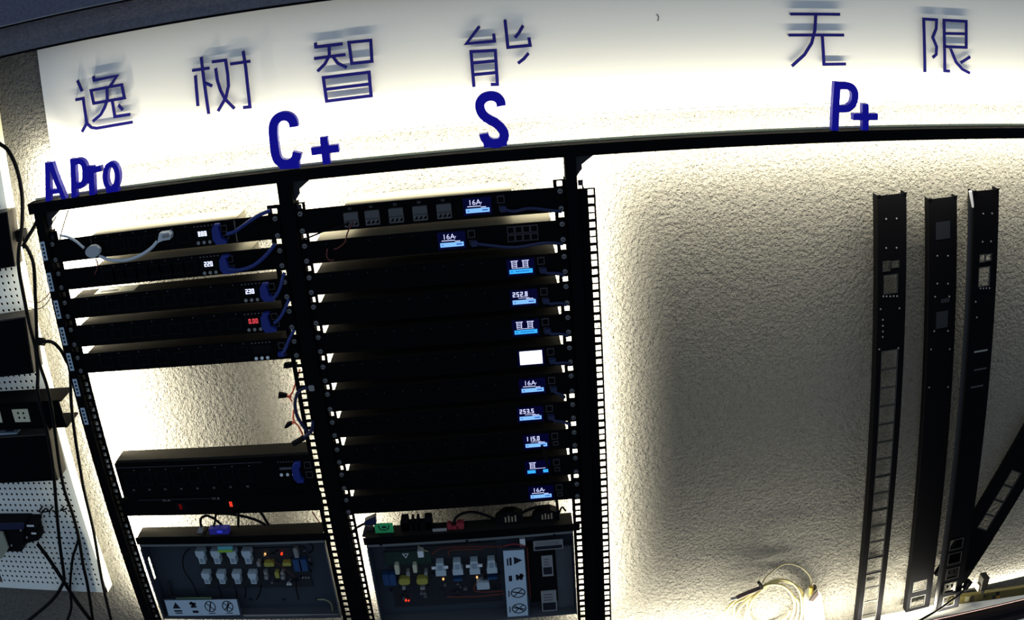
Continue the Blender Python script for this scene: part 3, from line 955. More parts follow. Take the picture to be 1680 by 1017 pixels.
for k in range(34):
    p = at(*c(random.uniform(340, 1000), random.uniform(480, 650)), 28)
    w = random.uniform(1.2, 5)
    place(bx(p[0]-w, p[0]+w, 26, YP+4, p[2]-random.uniform(1, 6), p[2]+1.5), 'chip', random.choice([SLATE, PCB, PRINT, mat('dark_relay', (0.02, 0.02, 0.028), 0.5, 0.2)]), pcb)
for pts, m_ in [([(600,390),(660,355),(800,345),(1030,345)], DRED), ([(700,395),(720,365),(900,360)], DRED), ([(1030,340),(1090,330),(1150,345)], RED), ([(860,560),(850,600),(900,612),(1020,605)], DRED), ([(690,640),(800,640),(900,635),(1030,620)], DRED), ([(520,340),(550,365),(580,372)], mat('dull_cream', (0.22, 0.21, 0.13), 0.6, 0.2)), ([(1160,350),(1165,430),(1170,520),(1180,640)], DRED)]:
    place(MB().tube([at(*c(u, v), 14) for u, v in pts], 1.7, 6), 'wire', m_, T2)
# side box with labels
a = at(*c(1185, 770), 30); b = at(*c(1320, 300), 30)
boxp = place(bx(a[0]+3, b[0], 20, 38, -905, b[2]-6), 'terminal_box', BLACK2, T2)
a = at(*c(1320, 770), 24); b = at(*c(1420, 335), 24)
place(bx(a[0], min(b[0], 454), 22, 38, -928, b[2]), 'cover_panel', PAN2, T2)
for (u0, u1, v0, v1, q) in [(1200,1370,300,370,0), (1252,1308,396,520,1), (1250,1330,600,730,2)]:
    a = at(*c(u0, v1), 14); b = at(*c(u1, v0), 14)
    l = place(bx(a[0], b[0], 13, 16, a[2], b[2]), 'rating_label', mat('dim_label', (0.20, 0.21, 0.22), 0.6, 0.2), T2)
    place(bx(a[0]+2.5, b[0]-2.5, 12.6, 13, a[2]+(b[2]-a[2])*.1, a[2]+(b[2]-a[2])*.45), 'label_dark_band', INK, l)
    q_ = MB()
    for r in range(3):
        q_.box(a[0]+5, b[0]-8, 12.6, 13, a[2]+(b[2]-a[2])*(.55+.13*r), a[2]+(b[2]-a[2])*(.6+.13*r))
    place(q_, 'label_print', PRINT, l)
warn_label(pxquad([(825.4,903.5), (859.8,901.6), (866.8,1011), (833,1014)], 4), T2, 4, True)
_q = pxquad([(825.4,903.5), (859.8,901.6), (866.8,1011), (833,1014)], 4)
place(bx(_q[0][0]-1, _q[1][0]+1, 5, 9, _q[3][1]-2, _q[0][1]+2), 'label_plate', PAN, T2)
for (u, v) in [(303, 335), (808, 312), (1320, 278), (878, 318)]:
    p = at(*c(u, v), -4)
    place(MB().cyl((p[0], -3, p[2]), (p[0], -5, p[2]), 2.6, 8), 'lip_screw', BLACK2, T2)

# ================================================================ things on the trays' tops
def on_tray(name, label, cat, group, px0, px1, py_top, zbase, y0, y1, m, h=None, bev=1.0):
    a = at(px0, py_top, y0); b = at(px1, py_top, y0)
    o = place(bx(a[0], b[0], y0, y1, zbase, a[2], c=bev), name, m)
    return tag(o, label, cat, group)
ZT2 = -689
p0, p1 = at(617, 877, 14), at(645, 864, 14)
g = thing('cable_tag', 'bright green square tag on top of the middle tray at its left end', 'tag', ((p0[0]+p1[0])/2, 14, ZT2))
place(bx(p0[0], p1[0], 12, 13.5, ZT2+0.2, ZT2+24), 'tag_plate', GREEN, g)
q = MB()
ccx, ccz = (p0[0]+p1[0])/2, ZT2+14
q.ribbon([(ccx-11, ccz+5), (ccx-9, ccz-4), (ccx, ccz-7), (ccx+9, ccz-4), (ccx+11, ccz+5)], 2.2, 11.6, 12)
q.box(ccx-4, ccx+5, 11.6, 12, ccz-2, ccz+3)
place(q, 'tag_symbol', INK, g)
blk = thing('terminal_strip', 'black terminal strip with tall end blocks on top of the middle tray', 'terminal strip', (at(690, 860, 20)[0], 20, ZT2))
for (u0, u1, vt) in [(420,462,182), (482,494,182), (512,526,180), (557,600,175), (415,600,214)]:
    a = at(*c(u0, vt), 14); b = at(*c(u1, vt), 14)
    place(bx(a[0], b[0], 14, 32, ZT2+0.3, a[2], c=.8), 'terminal', BLACK2, blk)
rc = thing('plug_connector', 'dull red connector with a white tag on the middle of the middle tray', 'connector', (at(747, 866, 16)[0], 16, ZT2))
for (u0, u1, vt) in [(690,715,212), (715,755,225), (745,788,205)]:
    a = at(*c(u0, vt), 10); b = at(*c(u1, vt), 10)
    place(bx(a[0], b[0], 8, 22, ZT2+0.3, a[2], c=2), 'connector_body', RED, rc)
a = at(*c(607, 252), 6); b = at(*c(690, 248), 6)
place(bx(a[0], b[0], 5, 7, ZT2+0.2, ZT2+7), 'white_tag', mat('dim_white', (0.25, 0.25, 0.25), 0.6, 0.2), rc)
for k, (u0, u1, vt, lab) in enumerate([(985,1115,140,'black ribbed plug on the right half of the middle tray, left of its twin'), (1205,1325,128,'black ribbed plug at the right end of the middle tray beside the post')]):
    a = at(*c(u0, vt), 20); b = at(*c(u1, vt), 20)
    pl = thing('power_plug', lab, 'plug', ((a[0]+b[0])/2, 26, ZT2), 'black plugs on the middle tray')
    h = a[2]-ZT2
    place(MB().prism([(a[0]-8, ZT2+.3), (b[0]+8, ZT2+.3), (b[0]+6, ZT2+h*.7), (b[0]-10, ZT2+h), (a[0]+14, ZT2+h), (a[0]-4, ZT2+h*.5)], 14, 36), 'plug_body', BLACK2, pl)
    for r in range(4):
        xx = a[0]+(b[0]-a[0])*(.35+.15*r)
        place(bx(xx-1.6, xx+1.6, 13.2, 14, ZT2+h*.2, ZT2+h*(.62+.1*(r % 2))), 'plug_pin', mat('dull_brass', (0.26, 0.20, 0.14), 0.5, 0.3), pl)

# ================================================================ cords and cables
def cable(name, label, cat, group, pts, r, m, extra=None):
    """pts: (x, y, depth) sight-line points"""
    o = place(MB().tube([at(*p) for p in pts], r, 8), name, m, smooth=True)
    return tag(o, label, cat, group)
GC = 'black cords arching over the middle tray'
cable('cable', 'black cord arching from the red connector to the first ribbed plug', 'cord', GC, [(745,863,15),(746,852,18),(757,843,24),(775,840,26),(797,845,25),(815,854,24)], 3.0, CORD)
cable('cable', 'black cord arching between the two ribbed plugs of the middle tray', 'cord', GC, [(851,846,25),(865,837,28),(888,831,30),(900,836,28),(908,848,24)], 3.4, CORD)
cable('cable', 'black cord rising to the stack bottom beside the right post of the middle rack', 'cord', GC, [(914,850,14),(915,838,8),(913,820,6),(909,800,6),(903,775,-9),(893,745,-9),(889,731,-9)], 2.8, CORD)
cable('cable', 'thin black cord tangled at the lower right post of the middle rack', 'cord', GC, [(928,838,10),(922,832,10),(916,845,10)], 2.0, CORD)
wp = thing('angled_plug', 'dark plug poking up at the left end of the middle tray beside the post', 'plug', (at(600, 865, 14)[0], 14, ZT2))
place(MB().prism(pxquad([(597,862), (617,861), (616,847), (598,855)], 8), 8, 22), 'plug_body', mat('navy_plastic', (0.010, 0.014, 0.05), 0.5, 0.2), wp)
place(MB().tube([at(600, 858, 14), at(588, 864, 12), at(578, 872, 10)], 2.6, 6), 'cord_end', CORD, wp)
tag(place(MB().prism(pxquad([(594,880), (613,880), (612,864), (600,862), (597,868)], 26), 24, 36), 'end_block', mat('brown_grey', (0.05, 0.045, 0.05), 0.6, 0.2)), 'brown grey end block on the middle tray left of the green tag', 'block')

# cords above the left tray
GCL = 'black cords between the meter unit and the left tray'
ZT1 = -672
L = [('black cord looping over its plug on the left tray', [(331,868,16),(329,852,18),(338,846,20),(350,850,22),(360,858,22),(372,868,22)], 3.0),
     ('short upright black cord leaning beside the loop on the left tray', [(347,870,16),(352,858,16),(354,842,16)], 2.4),
     ('long black cord arching right from the loop on the left tray', [(352,843,20),(375,843,22),(400,847,22),(420,853,20),(436,861,18)], 3.0),
     ('upright black cord right of the middle of the left tray', [(391,864,18),(391,854,18),(391,842,18)], 3.0),
     ('slanting black cord on the right half of the left tray', [(428,840,20),(434,850,20),(441,861,20)], 3.2)]
for lab, pts, r in L:
    cable('cable', lab, 'cord', GCL, pts, r, CORD)
cable('red_wire', 'thin dark red wire slanting down beside the right rail of the left tray', 'wire', None, [(512,839,20),(518,848,20),(525,858,20)], 1.3, mat('rust_wire', (0.25, 0.04, 0.03), 0.5, 0.2))
cable('blue_wire', 'thin blue wire upright beside the right rail of the left tray', 'wire', None, [(528,836,20),(529,846,20),(530,858,20)], 1.6, mat('mid_blue_wire', (0.03, 0.06, 0.30), 0.5, 0.2))
tag(place(MB().prism(pxquad([(321,880), (331,879), (333,868), (326,866)], 8), 8, 18), 'small_plug', GREY), 'small grey plug standing on the left tray under the cord loop', 'plug')
iv = thing('usb_adapter', 'small adapter glowing blue on top of the left tray', 'adapter', (at(360, 875, 10)[0], 10, ZT1))
a = at(345, 879, 4); b = at(374, 869, 4)
place(bx(a[0], b[0], 4, 20, ZT1+.3, ZT1+15, c=1), 'adapter_body', mat('navy_case', (0.012, 0.014, 0.09), 0.5, 0.2, emit=(0.02, 0.02, 0.3), estr=.25), iv)
place(bx(a[0]+18, a[0]+30, 3.4, 4, ZT1+5, ZT1+10), 'glow_strip', E_BLU, iv)

# blue network leads of the left rack (moulded plug hood + cord)
GB = 'bright blue network leads in the left rack'
B_lab = ['bright blue network lead of the topmost unit in the left rack', 'bright blue network lead of the second unit in the left rack', 'bright blue network lead of the third unit in the left rack',
         'bright blue network lead beside the red digits in the left rack', 'bright blue network lead hanging on the fifth unit in the left rack']
B_pts = [[(372,384,-14),(385,380,-16),(405,366,-18),(425,353,-14),(444,345,-8)],
         [(375,442,-14),(392,443,-16),(415,436,-18),(435,420,-16),(452,400,-8)],
         [(447,490,-14),(454,483,-14),(460,470,-12),(464,455,-8),(467,447,-4)],
         [(450,530,-14),(458,523,-14),(466,510,-12),(471,498,-8),(474,491,-4)],
         [(463,580,-12),(468,573,-12),(473,560,-10),(479,548,-8),(483,540,-4)]]
HOOD = [(350,366,384,397), (362,378,416,446), (428,442,459,489), (430,444,507,539), None]
for i in range(5):
    z0, z1 = zb(i, -4), zt(i, -4)
    p = at(*B_pts[i][0])
    w = thing('network_lead', B_lab[i], 'cable', (p[0], -10, z0+2), GB)
    place(MB().tube([at(*q) for q in B_pts[i]], 3.6 if i < 2 else 3.2, 8), 'cord', BCORD, w)
    if HOOD[i]:
        hx0, hx1, hy0, hy1 = HOOD[i]
        a = at(hx0, hy1, -16); b = at(hx1+6, hy0, -16)
        zz0, zz1 = z0+3, z1-3
        place(MB().prism([(a[0]+5, zz0), (b[0]-4, zz0), (b[0]-3, zz0+5), (b[0]-8, zz0+9), (a[0]+16, zz0+11), (a[0]+13, zz1-5), (b[0]-12, zz1-4), (b[0]-12, zz1), (a[0]+6, zz1), (a[0], zz1-9), (a[0]-1, zz0+10)], -15, -4), 'plug_hood', BHOOD, w)
    else:
        place(bx(p[0]-9, p[0]+4, -13, -4, p[2]-6, p[2]+3, c=2), 'plug', BHOOD, w)
tag(place(MB().prism([(-91, -542), (-78, -542), (-78, -535), (-83, -532), (-83, -508), (-78, -505), (-78, -497), (-90, -497), (-97, -506), (-98, -532)], -15, -4), 'network_plug', BHOOD), 'bright blue plug hood on the deep outlet strip below the empty gap', 'plug')

# dark blue network leads of the middle rack
GD = 'dark blue network leads in the middle rack'
D_end = [(921,347), (923,400), (925,452), (929,500), (931.5,551), (934,597), (926,652), (936,697), (0, 0)]
D_lab = ['dark blue network lead across the topmost unit to the right post of the middle rack', 'long dark blue network lead sagging below the eight-port block',
         'short dark blue network lead of the third unit, right of its pillar symbols', 'short dark blue network lead right of the screen reading 252.8',
         'short dark blue network lead of the fifth unit, just above the white screen unit', 'short dark blue network lead right of the blank white screen',
         'short dark blue network lead of the unit just below the white screen', 'short dark blue network lead right of the screen reading 253.5']
for i in range(8):
    x = (360 if i == 0 else BARX[i]+37)+3
    zc = (zt(i)+zb(i))/2-8
    e = at(D_end[i][0], D_end[i][1], -8)
    w = thing('network_lead', D_lab[i], 'cable', (x, -10, zc-6), GD)
    n = np.array([x, -8, zc])
    sag = (0, -3, 4 if i == 0 else -6) if i < 2 else (0, -3, 0)
    mid = (n*.55+e*.45)+np.array(sag)
    place(MB().tube([n, n*.82+e*.18+np.array([0, -5, -2.0]), mid, n*.2+e*.8+np.array([0, -2, 2.0]), e], 3.0, 8), 'cord', DBCORD, w)
    place(bx(x-6, x+6, -11, -4, zc-5, zc+5, c=1.5), 'plug', DBCORD, w)

# grey power lead across the topmost left unit
gl = thing('power_lead', 'light grey power lead with a round puck across the topmost left unit', 'cable', (at(190, 410, -20)[0], -20, zb(0, -4)-8))
place(MB().tube([at(*p) for p in [(98,386,-6),(112,389,-10),(125,396,-16),(138,407,-20)]], lambda t: 2.6, 8), 'cord', LGREY, gl)
place(MB().tube([at(*p) for p in [(163,420,-22),(180,426,-24),(205,427,-26),(228,420,-26),(247,408,-22),(258,396,-16)]], 3.2, 8), 'cord', LGREY, gl)
a = at(153, 412, -24)
m = MB().cyl((a[0], -28, a[2]), (a[0], -18, a[2]), 15.0, 24)
m.v = [((x-a[0])*1.08+a[0]+(z-a[2])*0.1, y, (z-a[2])*0.78+a[2]) for x, y, z in m.v]
place(m, 'puck', mat('grey_puck', (0.30, 0.33, 0.36), 0.5, 0.3), gl)
m = MB().prism(pxquad([(259,398), (268,394), (280,392), (281,384), (277,380), (262,382)], -18), -22, -4)
place(m, 'plug_head', LGREY, gl)
place(MB().prism(pxquad([(266,391), (277,389), (276,384), (266,386)], -24), -24, -22), 'plug_grey_face', GREY, gl)  # darker grey piece on the front of the plug head
cable('red_wire', 'thin dark red wire dangling below the grey puck in the left rack', 'wire', None, [(157,424,-10),(160,432,-10),(159,442,-8),(155,450,-6)], 1.2, DRED)

# thin wires at the top of the posts
for k, (pts, lab) in enumerate([([(92,355,8),(84,372,10),(88,392,8)], 'thin wire pair looping behind the left post gusset'), ([(112,345,14),(104,370,14),(98,393,12)], 'thin straight wire beside the gusset of the left post'),
        ([(486,312,8),(480,325,8),(484,340,6)], 'thin wire hanging under the gusset of the middle post')]):
    cable('thin_wire', lab, 'wire', 'thin wires under the post gussets', pts, 1.3, mat('brown_wire', (0.05, 0.025, 0.02), 0.5, 0.2))
cable('signal_wire', 'thin dark wires running from the first grey terminal block to the middle post', 'wire', None, [(573,365,-14),(555,373,-16),(530,380,-14),(508,389,-8),(497,392,-6)], 1.4, CORD)
cable('signal_wire', 'thin rusty wire hanging below the first grey terminal block', 'wire', None, [(578,366,-14),(570,382,-16),(566,397,-14),(556,406,-10),(548,409,-6)], 1.3, DRED)
cable('signal_wire', 'short hooked rusty wire on the second unit of the middle rack', 'wire', None, [(537,408,-6),(536,420,-8),(541,427,-8),(548,426,-6)], 1.3, DRED)

# orange leads, black connectors and the dark loop in the empty gap
orl = thing('orange_lead', 'thin orange wire with two black connectors hanging in the empty gap', 'wire', (at(480, 690, 10)[0], 10, at(480, 720, 10)[2]))
place(MB().tube([at(*p) for p in [(492,606,6),(486,625,6),(480,643,6),(475,651,4),(479,658,4)]], 1.7, 6), 'wire', ORANGE, orl)
place(MB().tube([at(*p) for p in [(482,672,6),(481,685,6),(484,693,4),(490,700,4),(498,716,4)]], 1.7, 6), 'wire', ORANGE, orl)
place(MB().tube([at(*p) for p in [(482,660,4),(483,668,5),(482,676,6)]], 1.5, 6), 'wire', ORANGE, orl)
place(MB().prism(pxquad([(456,654), (470,652), (471,648), (457,645)], 0), 0, 8), 'connector', BLACK2, orl)
place(MB().tube([at(*p) for p in [(469,650,4),(478,651,4)]], 2.8, 6), 'connector_end', ORANGE, orl)
place(MB().prism(pxquad([(466,702), (470,703), (479,697), (478,693), (470,695)], 0), 0, 8), 'connector', BLACK2, orl)
place(MB().tube([at(*p) for p in [(477,695,4),(484,692,4)]], 2.4, 6), 'connector_end', ORANGE, orl)
tag(place(MB().prism(pxquad([(466,603), (472,603), (487,600), (487,596), (472,596), (466,597)], -2), -6, 6), 'black_connector', BLACK2), 'black plug stuck on the right rail at the top of the empty gap', 'connector')
lp = thing('dark_blue_loop', 'dark blue cord loop with a black tip curling off the right rail in the gap', 'cable', (at(490, 690, -8)[0], -8, at(490, 732, -8)[2]))
place(MB().tube([at(*p) for p in [(509,636,-8),(498,637,-10),(488,645,-12),(484,660,-14),(486,678,-14),(494,694,-12),(503,706,-8),(509,712,-6)]], 3.4, 8), 'cord', mat('midnight_cord', (0.008, 0.012, 0.045), 0.5, 0.2), lp)
place(MB().tube([at(*p) for p in [(514,690,-8),(512,704,-9),(505,713,-9),(497,719,-9)]], 4.0, 8), 'cord', mat('midnight_cord', (0, 0, 0)), lp)
place(MB().tube([at(*p) for p in [(498,718,-9),(490,723,-9),(481,728,-9)]], 6.0, 8), 'tip', BLACK2, lp)
a = at(511, 636, -10)
place(bx(a[0]-5, a[0]+6, -13, -5, a[2]-6, a[2]+6, c=1.5), 'grey_plug', GREY, lp)

# ================================================================ empty power strip housings in the open bay
def housing(label, top, bot, w, y0, dep, windows, rivets, flange=0, name='strip_housing'):
    """top/bot: x,z of the middle of its upper and lower end; windows in its own space (x0,x1,z0,z1 from the lower end)"""
    d = np.array([top[0]-bot[0], top[1]-bot[1]])
    Ln = float(np.linalg.norm(d))
    ang = math.atan2(d[0], d[1])
    root = thing(name, label, 'power strip housing', (bot[0], y0, bot[1]), 'empty power strip housings in the open bay', rot=(0, ang, 0))
    h = w/2
    place(MB().plate(-h, h, 0, Ln, 0, 2, [q[:4] for q in windows]), 'face', BLACK, root)
    place(bx(-h, -h+2, 2, dep, 0, Ln), 'side_wall', mat('dark_side', (0.005, 0.005, 0.006), 0.7, 0.03), root)
    place(bx(h-2, h, 2, dep, 0, Ln), 'side_wall', mat('dark_side', (0, 0, 0)), root)
    place(bx(-h-1.0, -h+6, -2, 0, Ln-1, Ln+2), 'end_tab', BLACK, root)
    place(bx(h-6, h+1.0, -2, 0, Ln-1, Ln+2), 'end_tab', BLACK, root)
    for (x, z) in rivets:
        place(MB().cyl((x, 0, z), (x, -1.0, z), 1.9, 8), 'rivet', mat('rivet_grey', (0.16, 0.16, 0.16), 0.4, 0.4), root)
    place(bx(-8, 8, dep-4, DW-y0, Ln-60, Ln-30), 'wall_hook', BLACK, root)
    for q in windows:
        if len(q) > 4:
            place(MB().plate(q[0]-1.6, q[1]+1.6, q[2]-1.6, q[3]+1.6, -0.8, 0, [(q[0], q[1], q[2], q[3])]), 'window_frame', mat('dark_rim', (0.03, 0.03, 0.03), 0.5, 0.2), root)
    return root, Ln
def loc(top, bot, y):
    d = np.array([top[0]-bot[0], top[1]-bot[1]]); Ln = np.linalg.norm(d); d = d/Ln
    n = np.array([d[1], -d[0]])
    def f(px, py):
        p = at(px, py, y)
        v = np.array([p[0]-bot[0], p[2]-bot[1]])
        return float(v@n), float(v@d)
    return f
YH = 78.0
c7 = zc_(2.75, 1380, 290)
# first housing
top, bot = (1137.5, -65.5), (1190.5, -1169.5)
f = loc(top, bot, YH)
win = []
for zc in [-424.8, -468.8, -512.5, -556.6, -601.3, -646.1, -690.0, -736.1, -780.9, -827.4, -872.6, -917.6, -965.2, -1012.7, -1057.1, -1101.0, -1143.0]:
    v = (zc-bot[1])*math.hypot(top[0]-bot[0], top[1]-bot[1])/(top[1]-bot[1])
    zz = zc-1.0
    win.append((-20, 17, v-20, v+20, 1))
def wbox(f, u0, v0, u1, v1, c):
    a = f(*c(u0, v1)); b = f(*c(u1, v0))
    return (min(a[0], b[0]), max(a[0], b[0]), a[1], b[1], 1)
for q in [(190,382,219,425), (229,380,259,409), (194,441,253,527)]:
    win.append(wbox(f, *q, c7))
riv = [f(*c7(u, v)) for u, v in [(203,190),(250,188),(203,321),(250,320),(190,539),(205,539),(221,539),(237,538),(252,538),(178,597),(263,593),(188,645),(188,672),(188,698),(187,722),(172,778),(258,773)]]
housing('empty black housing with a column of see-through square windows, leftmost in the open bay', top, bot, 66, YH, 26, win, riv)
# second housing
top, bot = (1258.0, -77.5), (1327.0, -1138.0)
f = loc(top, bot, YH)
c8 = zc_(2.697, 1380, 640)
win = [wbox(f, 306, 905, 371, 962, c8), wbox(f, 318, 838, 378, 892, c8)]
riv = [f(*c7(u, v)) for u, v in [(434,356),(482,356),(434,482),(482,482),(424,541),(488,540),(420,696),(482,695),(405,778),(490,777),(397,950),(482,948)]]
r2, Ln = housing('plain black housing without upper windows, middle of the three upright strips', top, bot, 68, YH, 22, win, riv)
for (u0, v0, u1, v1) in [(427,198,491,285), (427,602,482,686), (450,546,488,570)]:
    q = wbox(f, u0, v0, u1, v1, c7)
    place(bx(q[0], q[1], -0.7, 0, q[2], q[3]), 'blank_window', mat('dark_rim2', (0.007, 0.007, 0.008), 0.3, 0.3), r2)
# third housing
YH3 = 48.0
a0, a1, b0_, b1_ = at(1598, 313, YH3), at(1639, 312, YH3), at(1541, 1000, YH3), at(1571, 990, YH3)
top, bot = ((a0[0]+a1[0])/2, a0[2]), ((b0_[0]+b1_[0])/2, b0_[2]-6)
f = loc(top, bot, YH3)
win = [wbox(f, 620, 407, 670, 495, c7), wbox(f, 653, 350, 677, 378, c7), wbox(f, 626, 352, 648, 384, c7)]
for q in [(447,905,503,960), (453,845,512,900), (463,782,522,838), (472,715,532,772), (480,655,540,708)]:
    win.append(wbox(f, *q, c8))
riv = [f(*c7(u, v)) for u, v in [(641,166),(681,165),(638,293),(676,291),(628,503),(641,503),(655,502),(669,502),(607,564),(612,634)]]
wd = float(np.hypot(a1[0]-a0[0], a1[2]-a0[2]))
r3, Ln3 = housing('black housing with a small bright bent tab at its top left, third upright strip', top, bot, wd, YH3, 28, win, riv)
place(bx(-wd/2-9, -wd/2, 8, 10, 0, Ln3), 'left_flange', mat('flange_grey', (0.02, 0.02, 0.024), 0.45, 0.3), r3)
place(MB().prism([(-wd/2-10, Ln3), (-wd/2-6, Ln3+2), (-wd/2-1, Ln3-28), (-wd/2-2, Ln3-34)], -2, 6), 'bent_tab', mat('bright_tab', (0.55, 0.55, 0.6), 0.5, 0.2), r3)
for (u0, v0, u1) in [(600,786,660), (600,868,655), (585,946,640)]:
    q = wbox(f, u0, v0-2, u1, v0+2, c7)
    place(bx(q[0], q[1], -0.6, 0, q[2], q[3]), 'face_line', mat('line_grey', (0.16, 0.17, 0.17), 0.4, 0.3) if v0 == 786 else SOCK, r3)
for k, q in enumerate([(447,905,503,960), (453,845,512,900), (463,782,522,838)]):
    w_ = wbox(f, *q, c8)
    xm, zm = (w_[0]+w_[1])/2, (w_[2]+w_[3])/2
    place(MB().box(xm-8, xm-4, 3, 6, zm-3, zm+5).box(xm+5, xm+9, 3, 6, zm-4, zm+4).box(xm-12, xm+12, 3, 4, zm-17, zm-13), 'window_contact', BLACK2, r3)
# fourth housing leans across the right edge
Y4 = 86.0
l0, l1, r0, r1 = at(1680,703,Y4), at(1599,842,Y4), at(1680,792,Y4), at(1588,948,Y4)
dl = np.array([l0[0]-l1[0], l0[2]-l1[2]]); dl /= np.linalg.norm(dl)
n4 = np.array([dl[1], -dl[0]])
w4 = abs(float(np.array([r1[0]-l1[0], r1[2]-l1[2]])@n4))
mid = np.array([l1[0], l1[2]])+n4*w4/2
bot = tuple(mid-dl*float((mid[1]+1065)/dl[1]))
top = tuple(np.array(bot)+dl*760)
f = loc(top, bot, Y4)
win = []
for (u, v) in [(640,585), (678,522), (718,457), (757,391)]:
    a = f(*c8(u, v))
    win.append((a[0]-15, a[0]+17, a[1]-19, a[1]+19, 1))
housing('tilted black housing with four windows leaning at the right edge behind the third strip', top, bot, w4, Y4, 12, win, [])

# ================================================================ coil, adapter and power strip on the ledge
co = thing('coiled_cable', 'coil of thin cream cable leaning on the wall at the foot of the open bay', 'cable', (at(1262, 990, 100)[0], 95, -1170))
c9 = zc_(8.0, 1180, 890)
Lp = [[(60,1100),(70,960),(120,850),(230,745),(420,660),(560,590),(640,550),(760,545),(860,580),(940,660),(985,780),(980,900),(930,1020),(850,1120)],
      [(180,1100),(190,930),(215,800),(330,740),(470,640),(590,560),(700,500),(830,485),(960,530),(1060,660),(1085,850),(1075,1020),(1010,1130)],
      [(390,1090),(380,960),(400,840),(450,730),(540,640),(640,560),(780,555),(880,600),(960,690),(1030,770),(1035,900),(1000,1020),(930,1110)],
      [(320,1110),(330,1000),(370,850),(390,740),(480,680),(600,600),(720,520),(860,510),(1000,560),(1080,620),(1110,760),(1090,900),(1060,1030)],
      [(390,950),(450,1040),(600,1090),(800,1020),(900,950),(930,880)],
      [(200,1000),(230,930),(300,820),(420,700)]]
for k, l in enumerate(Lp):
    place(MB().tube([at(*c9(u, v), 86+5*k) for u, v in l], 3.0, 8), 'loop', COILM, co)
place(MB().tube([at(*c9(u, v), 84) for u, v in [(570,530),(620,450),(690,390),(800,305),(920,275),(1060,315),(1160,400),(1205,480),(1208,560)]], 2.0, 8), 'free_end', mat('olive_cord', (0.20, 0.18, 0.10), 0.5, 0.2), co)
place(MB().tube([at(*c9(u, v), 78) for u, v in [(230,725),(330,680),(440,635),(560,590)]], 5.6, 8), 'wrap_sleeve', COIL2, co)
place(MB().tube([at(*c9(u, v), 78) for u, v in [(150,742),(190,735),(235,722)]], 4.2, 8), 'sleeve_tip', GREY, co)
place(MB().tube([at(*c9(u, v), 74) for u, v in [(515,520),(545,560),(560,600)]], 4.0, 8), 'cable_tie', BLACK2, co)
ad = thing('wall_adapter', 'cream plug adapter with a gold barrel standing right of the cable coil', 'adapter', (at(1338, 1010, 90)[0], 90, -1170))
place(MB().prism(pxquad([(1326,1040), (1356,1040), (1351,1000), (1347,975), (1342,968), (1326,983), (1322,990)], 70), 70, 104), 'adapter_body', mat('cream_plastic', (0.78, 0.74, 0.60), 0.5, 0.3), ad)
place(MB().prism(pxquad([(1327,985), (1334,986), (1343,975), (1341,968), (1335,974)], 68), 66, 70), 'dark_edge', COIL2, ad)
place(MB().cyl(at(1331, 976, 80), at(1331, 963, 80), 6.0, 10), 'barrel', GOLD, ad)
place(MB().prism(pxquad([(1335,970), (1342,970), (1340,962), (1336,962)], 80), 78, 88), 'strain_relief', COIL2, ad)

def atz(x, y, Z):
    d = at(x, y, 0)-CAM
    return CAM+d*((Z-CAM[2])/d[2])
ZL = -1169.5
pl_, pr_ = atz(1574, 984, ZL), atz(1680, 978, ZL)
pl_[1], pr_[1] = 100.0, 78.0
ux = (pr_-pl_)/np.linalg.norm(pr_-pl_)
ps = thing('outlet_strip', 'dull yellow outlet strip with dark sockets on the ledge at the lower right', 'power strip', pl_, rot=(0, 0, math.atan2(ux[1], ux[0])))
place(bx(-40, 330, 0, 12, 0, 26), 'strip_body', mat('shaded_yellow_plastic', (0.10, 0.085, 0.030), 0.6, 0.1), ps)  # yellow darkened in the colour itself to keep the strip front shaded
for (u0, u1, v0, v1, m_, nm) in [(6,18,6,22,mat('dull_socket', (0.25, 0.24, 0.16), 0.6, 0.1),'socket_face'), (22,33,4,23,ADAPT,'socket_face'), (62,66,10,22,INK,'socket_hole'), (68,77,6,24,mat('olive_socket', (0.06, 0.05, 0.02), 0.6, 0.1),'socket_face'),
        (98,110,14,25,INK,'socket_hole'), (90,99,4,13,INK,'socket_hole'), (103,114,3,9,mat('orange_mark', (0.35, 0.14, 0.02), 0.5, 0.2),'switch'), (84,88,16,20,INK,'socket_hole')]:
    place(bx(u0, u1, -1.2, 0, v0, v1, c=1.2), nm, m_, ps)
q0 = pl_+ux*42.0
pa = thing('power_adapter', 'dark brown power adapter plugged into the outlet strip at the lower right', 'adapter', (q0[0], q0[1]-6, ZL+2))
a = at(1608.5, 969, q0[1]-26); b = at(1623.5, 946, q0[1]-26)
place(bx(a[0], b[0], q0[1]-28, q0[1]-3, a[2], b[2], c=1.5), 'adapter_body', ADAPT, pa)
zb_ = a[2]
place(MB().cyl(((a[0]+b[0])/2, q0[1]-22, zb_), ((a[0]+b[0])/2+2, q0[1]-22, zb_-22), 8.0, 10, 1.0), 'cord_boot', mat('boot_grey', (0.05, 0.045, 0.045), 0.5, 0.1), pa)
for sx in (a[0]-4, b[0]+1):
    place(bx(sx, sx+3, q0[1]-20, q0[1]-3, zb_-8, zb_+14, c=1), 'side_clip', mat('clip_pale', (0.40, 0.36, 0.30), 0.5, 0.2), pa)
cable('cable', 'black cord running down from the third strip to the ledge', 'cord', None, [(1590,955,44),(1584,965,44),(1572,977,42),(1562,984,38),(1540,1000,30),(1512,1016,20),(1500,1024,14)], 3.0, CORD)
cable('black_plug', 'small black plug at the foot of the third strip above the outlet strip', 'plug', None, [(1592,952,60),(1586,960,56),(1581,967,52)], 9.0, BLACK2)

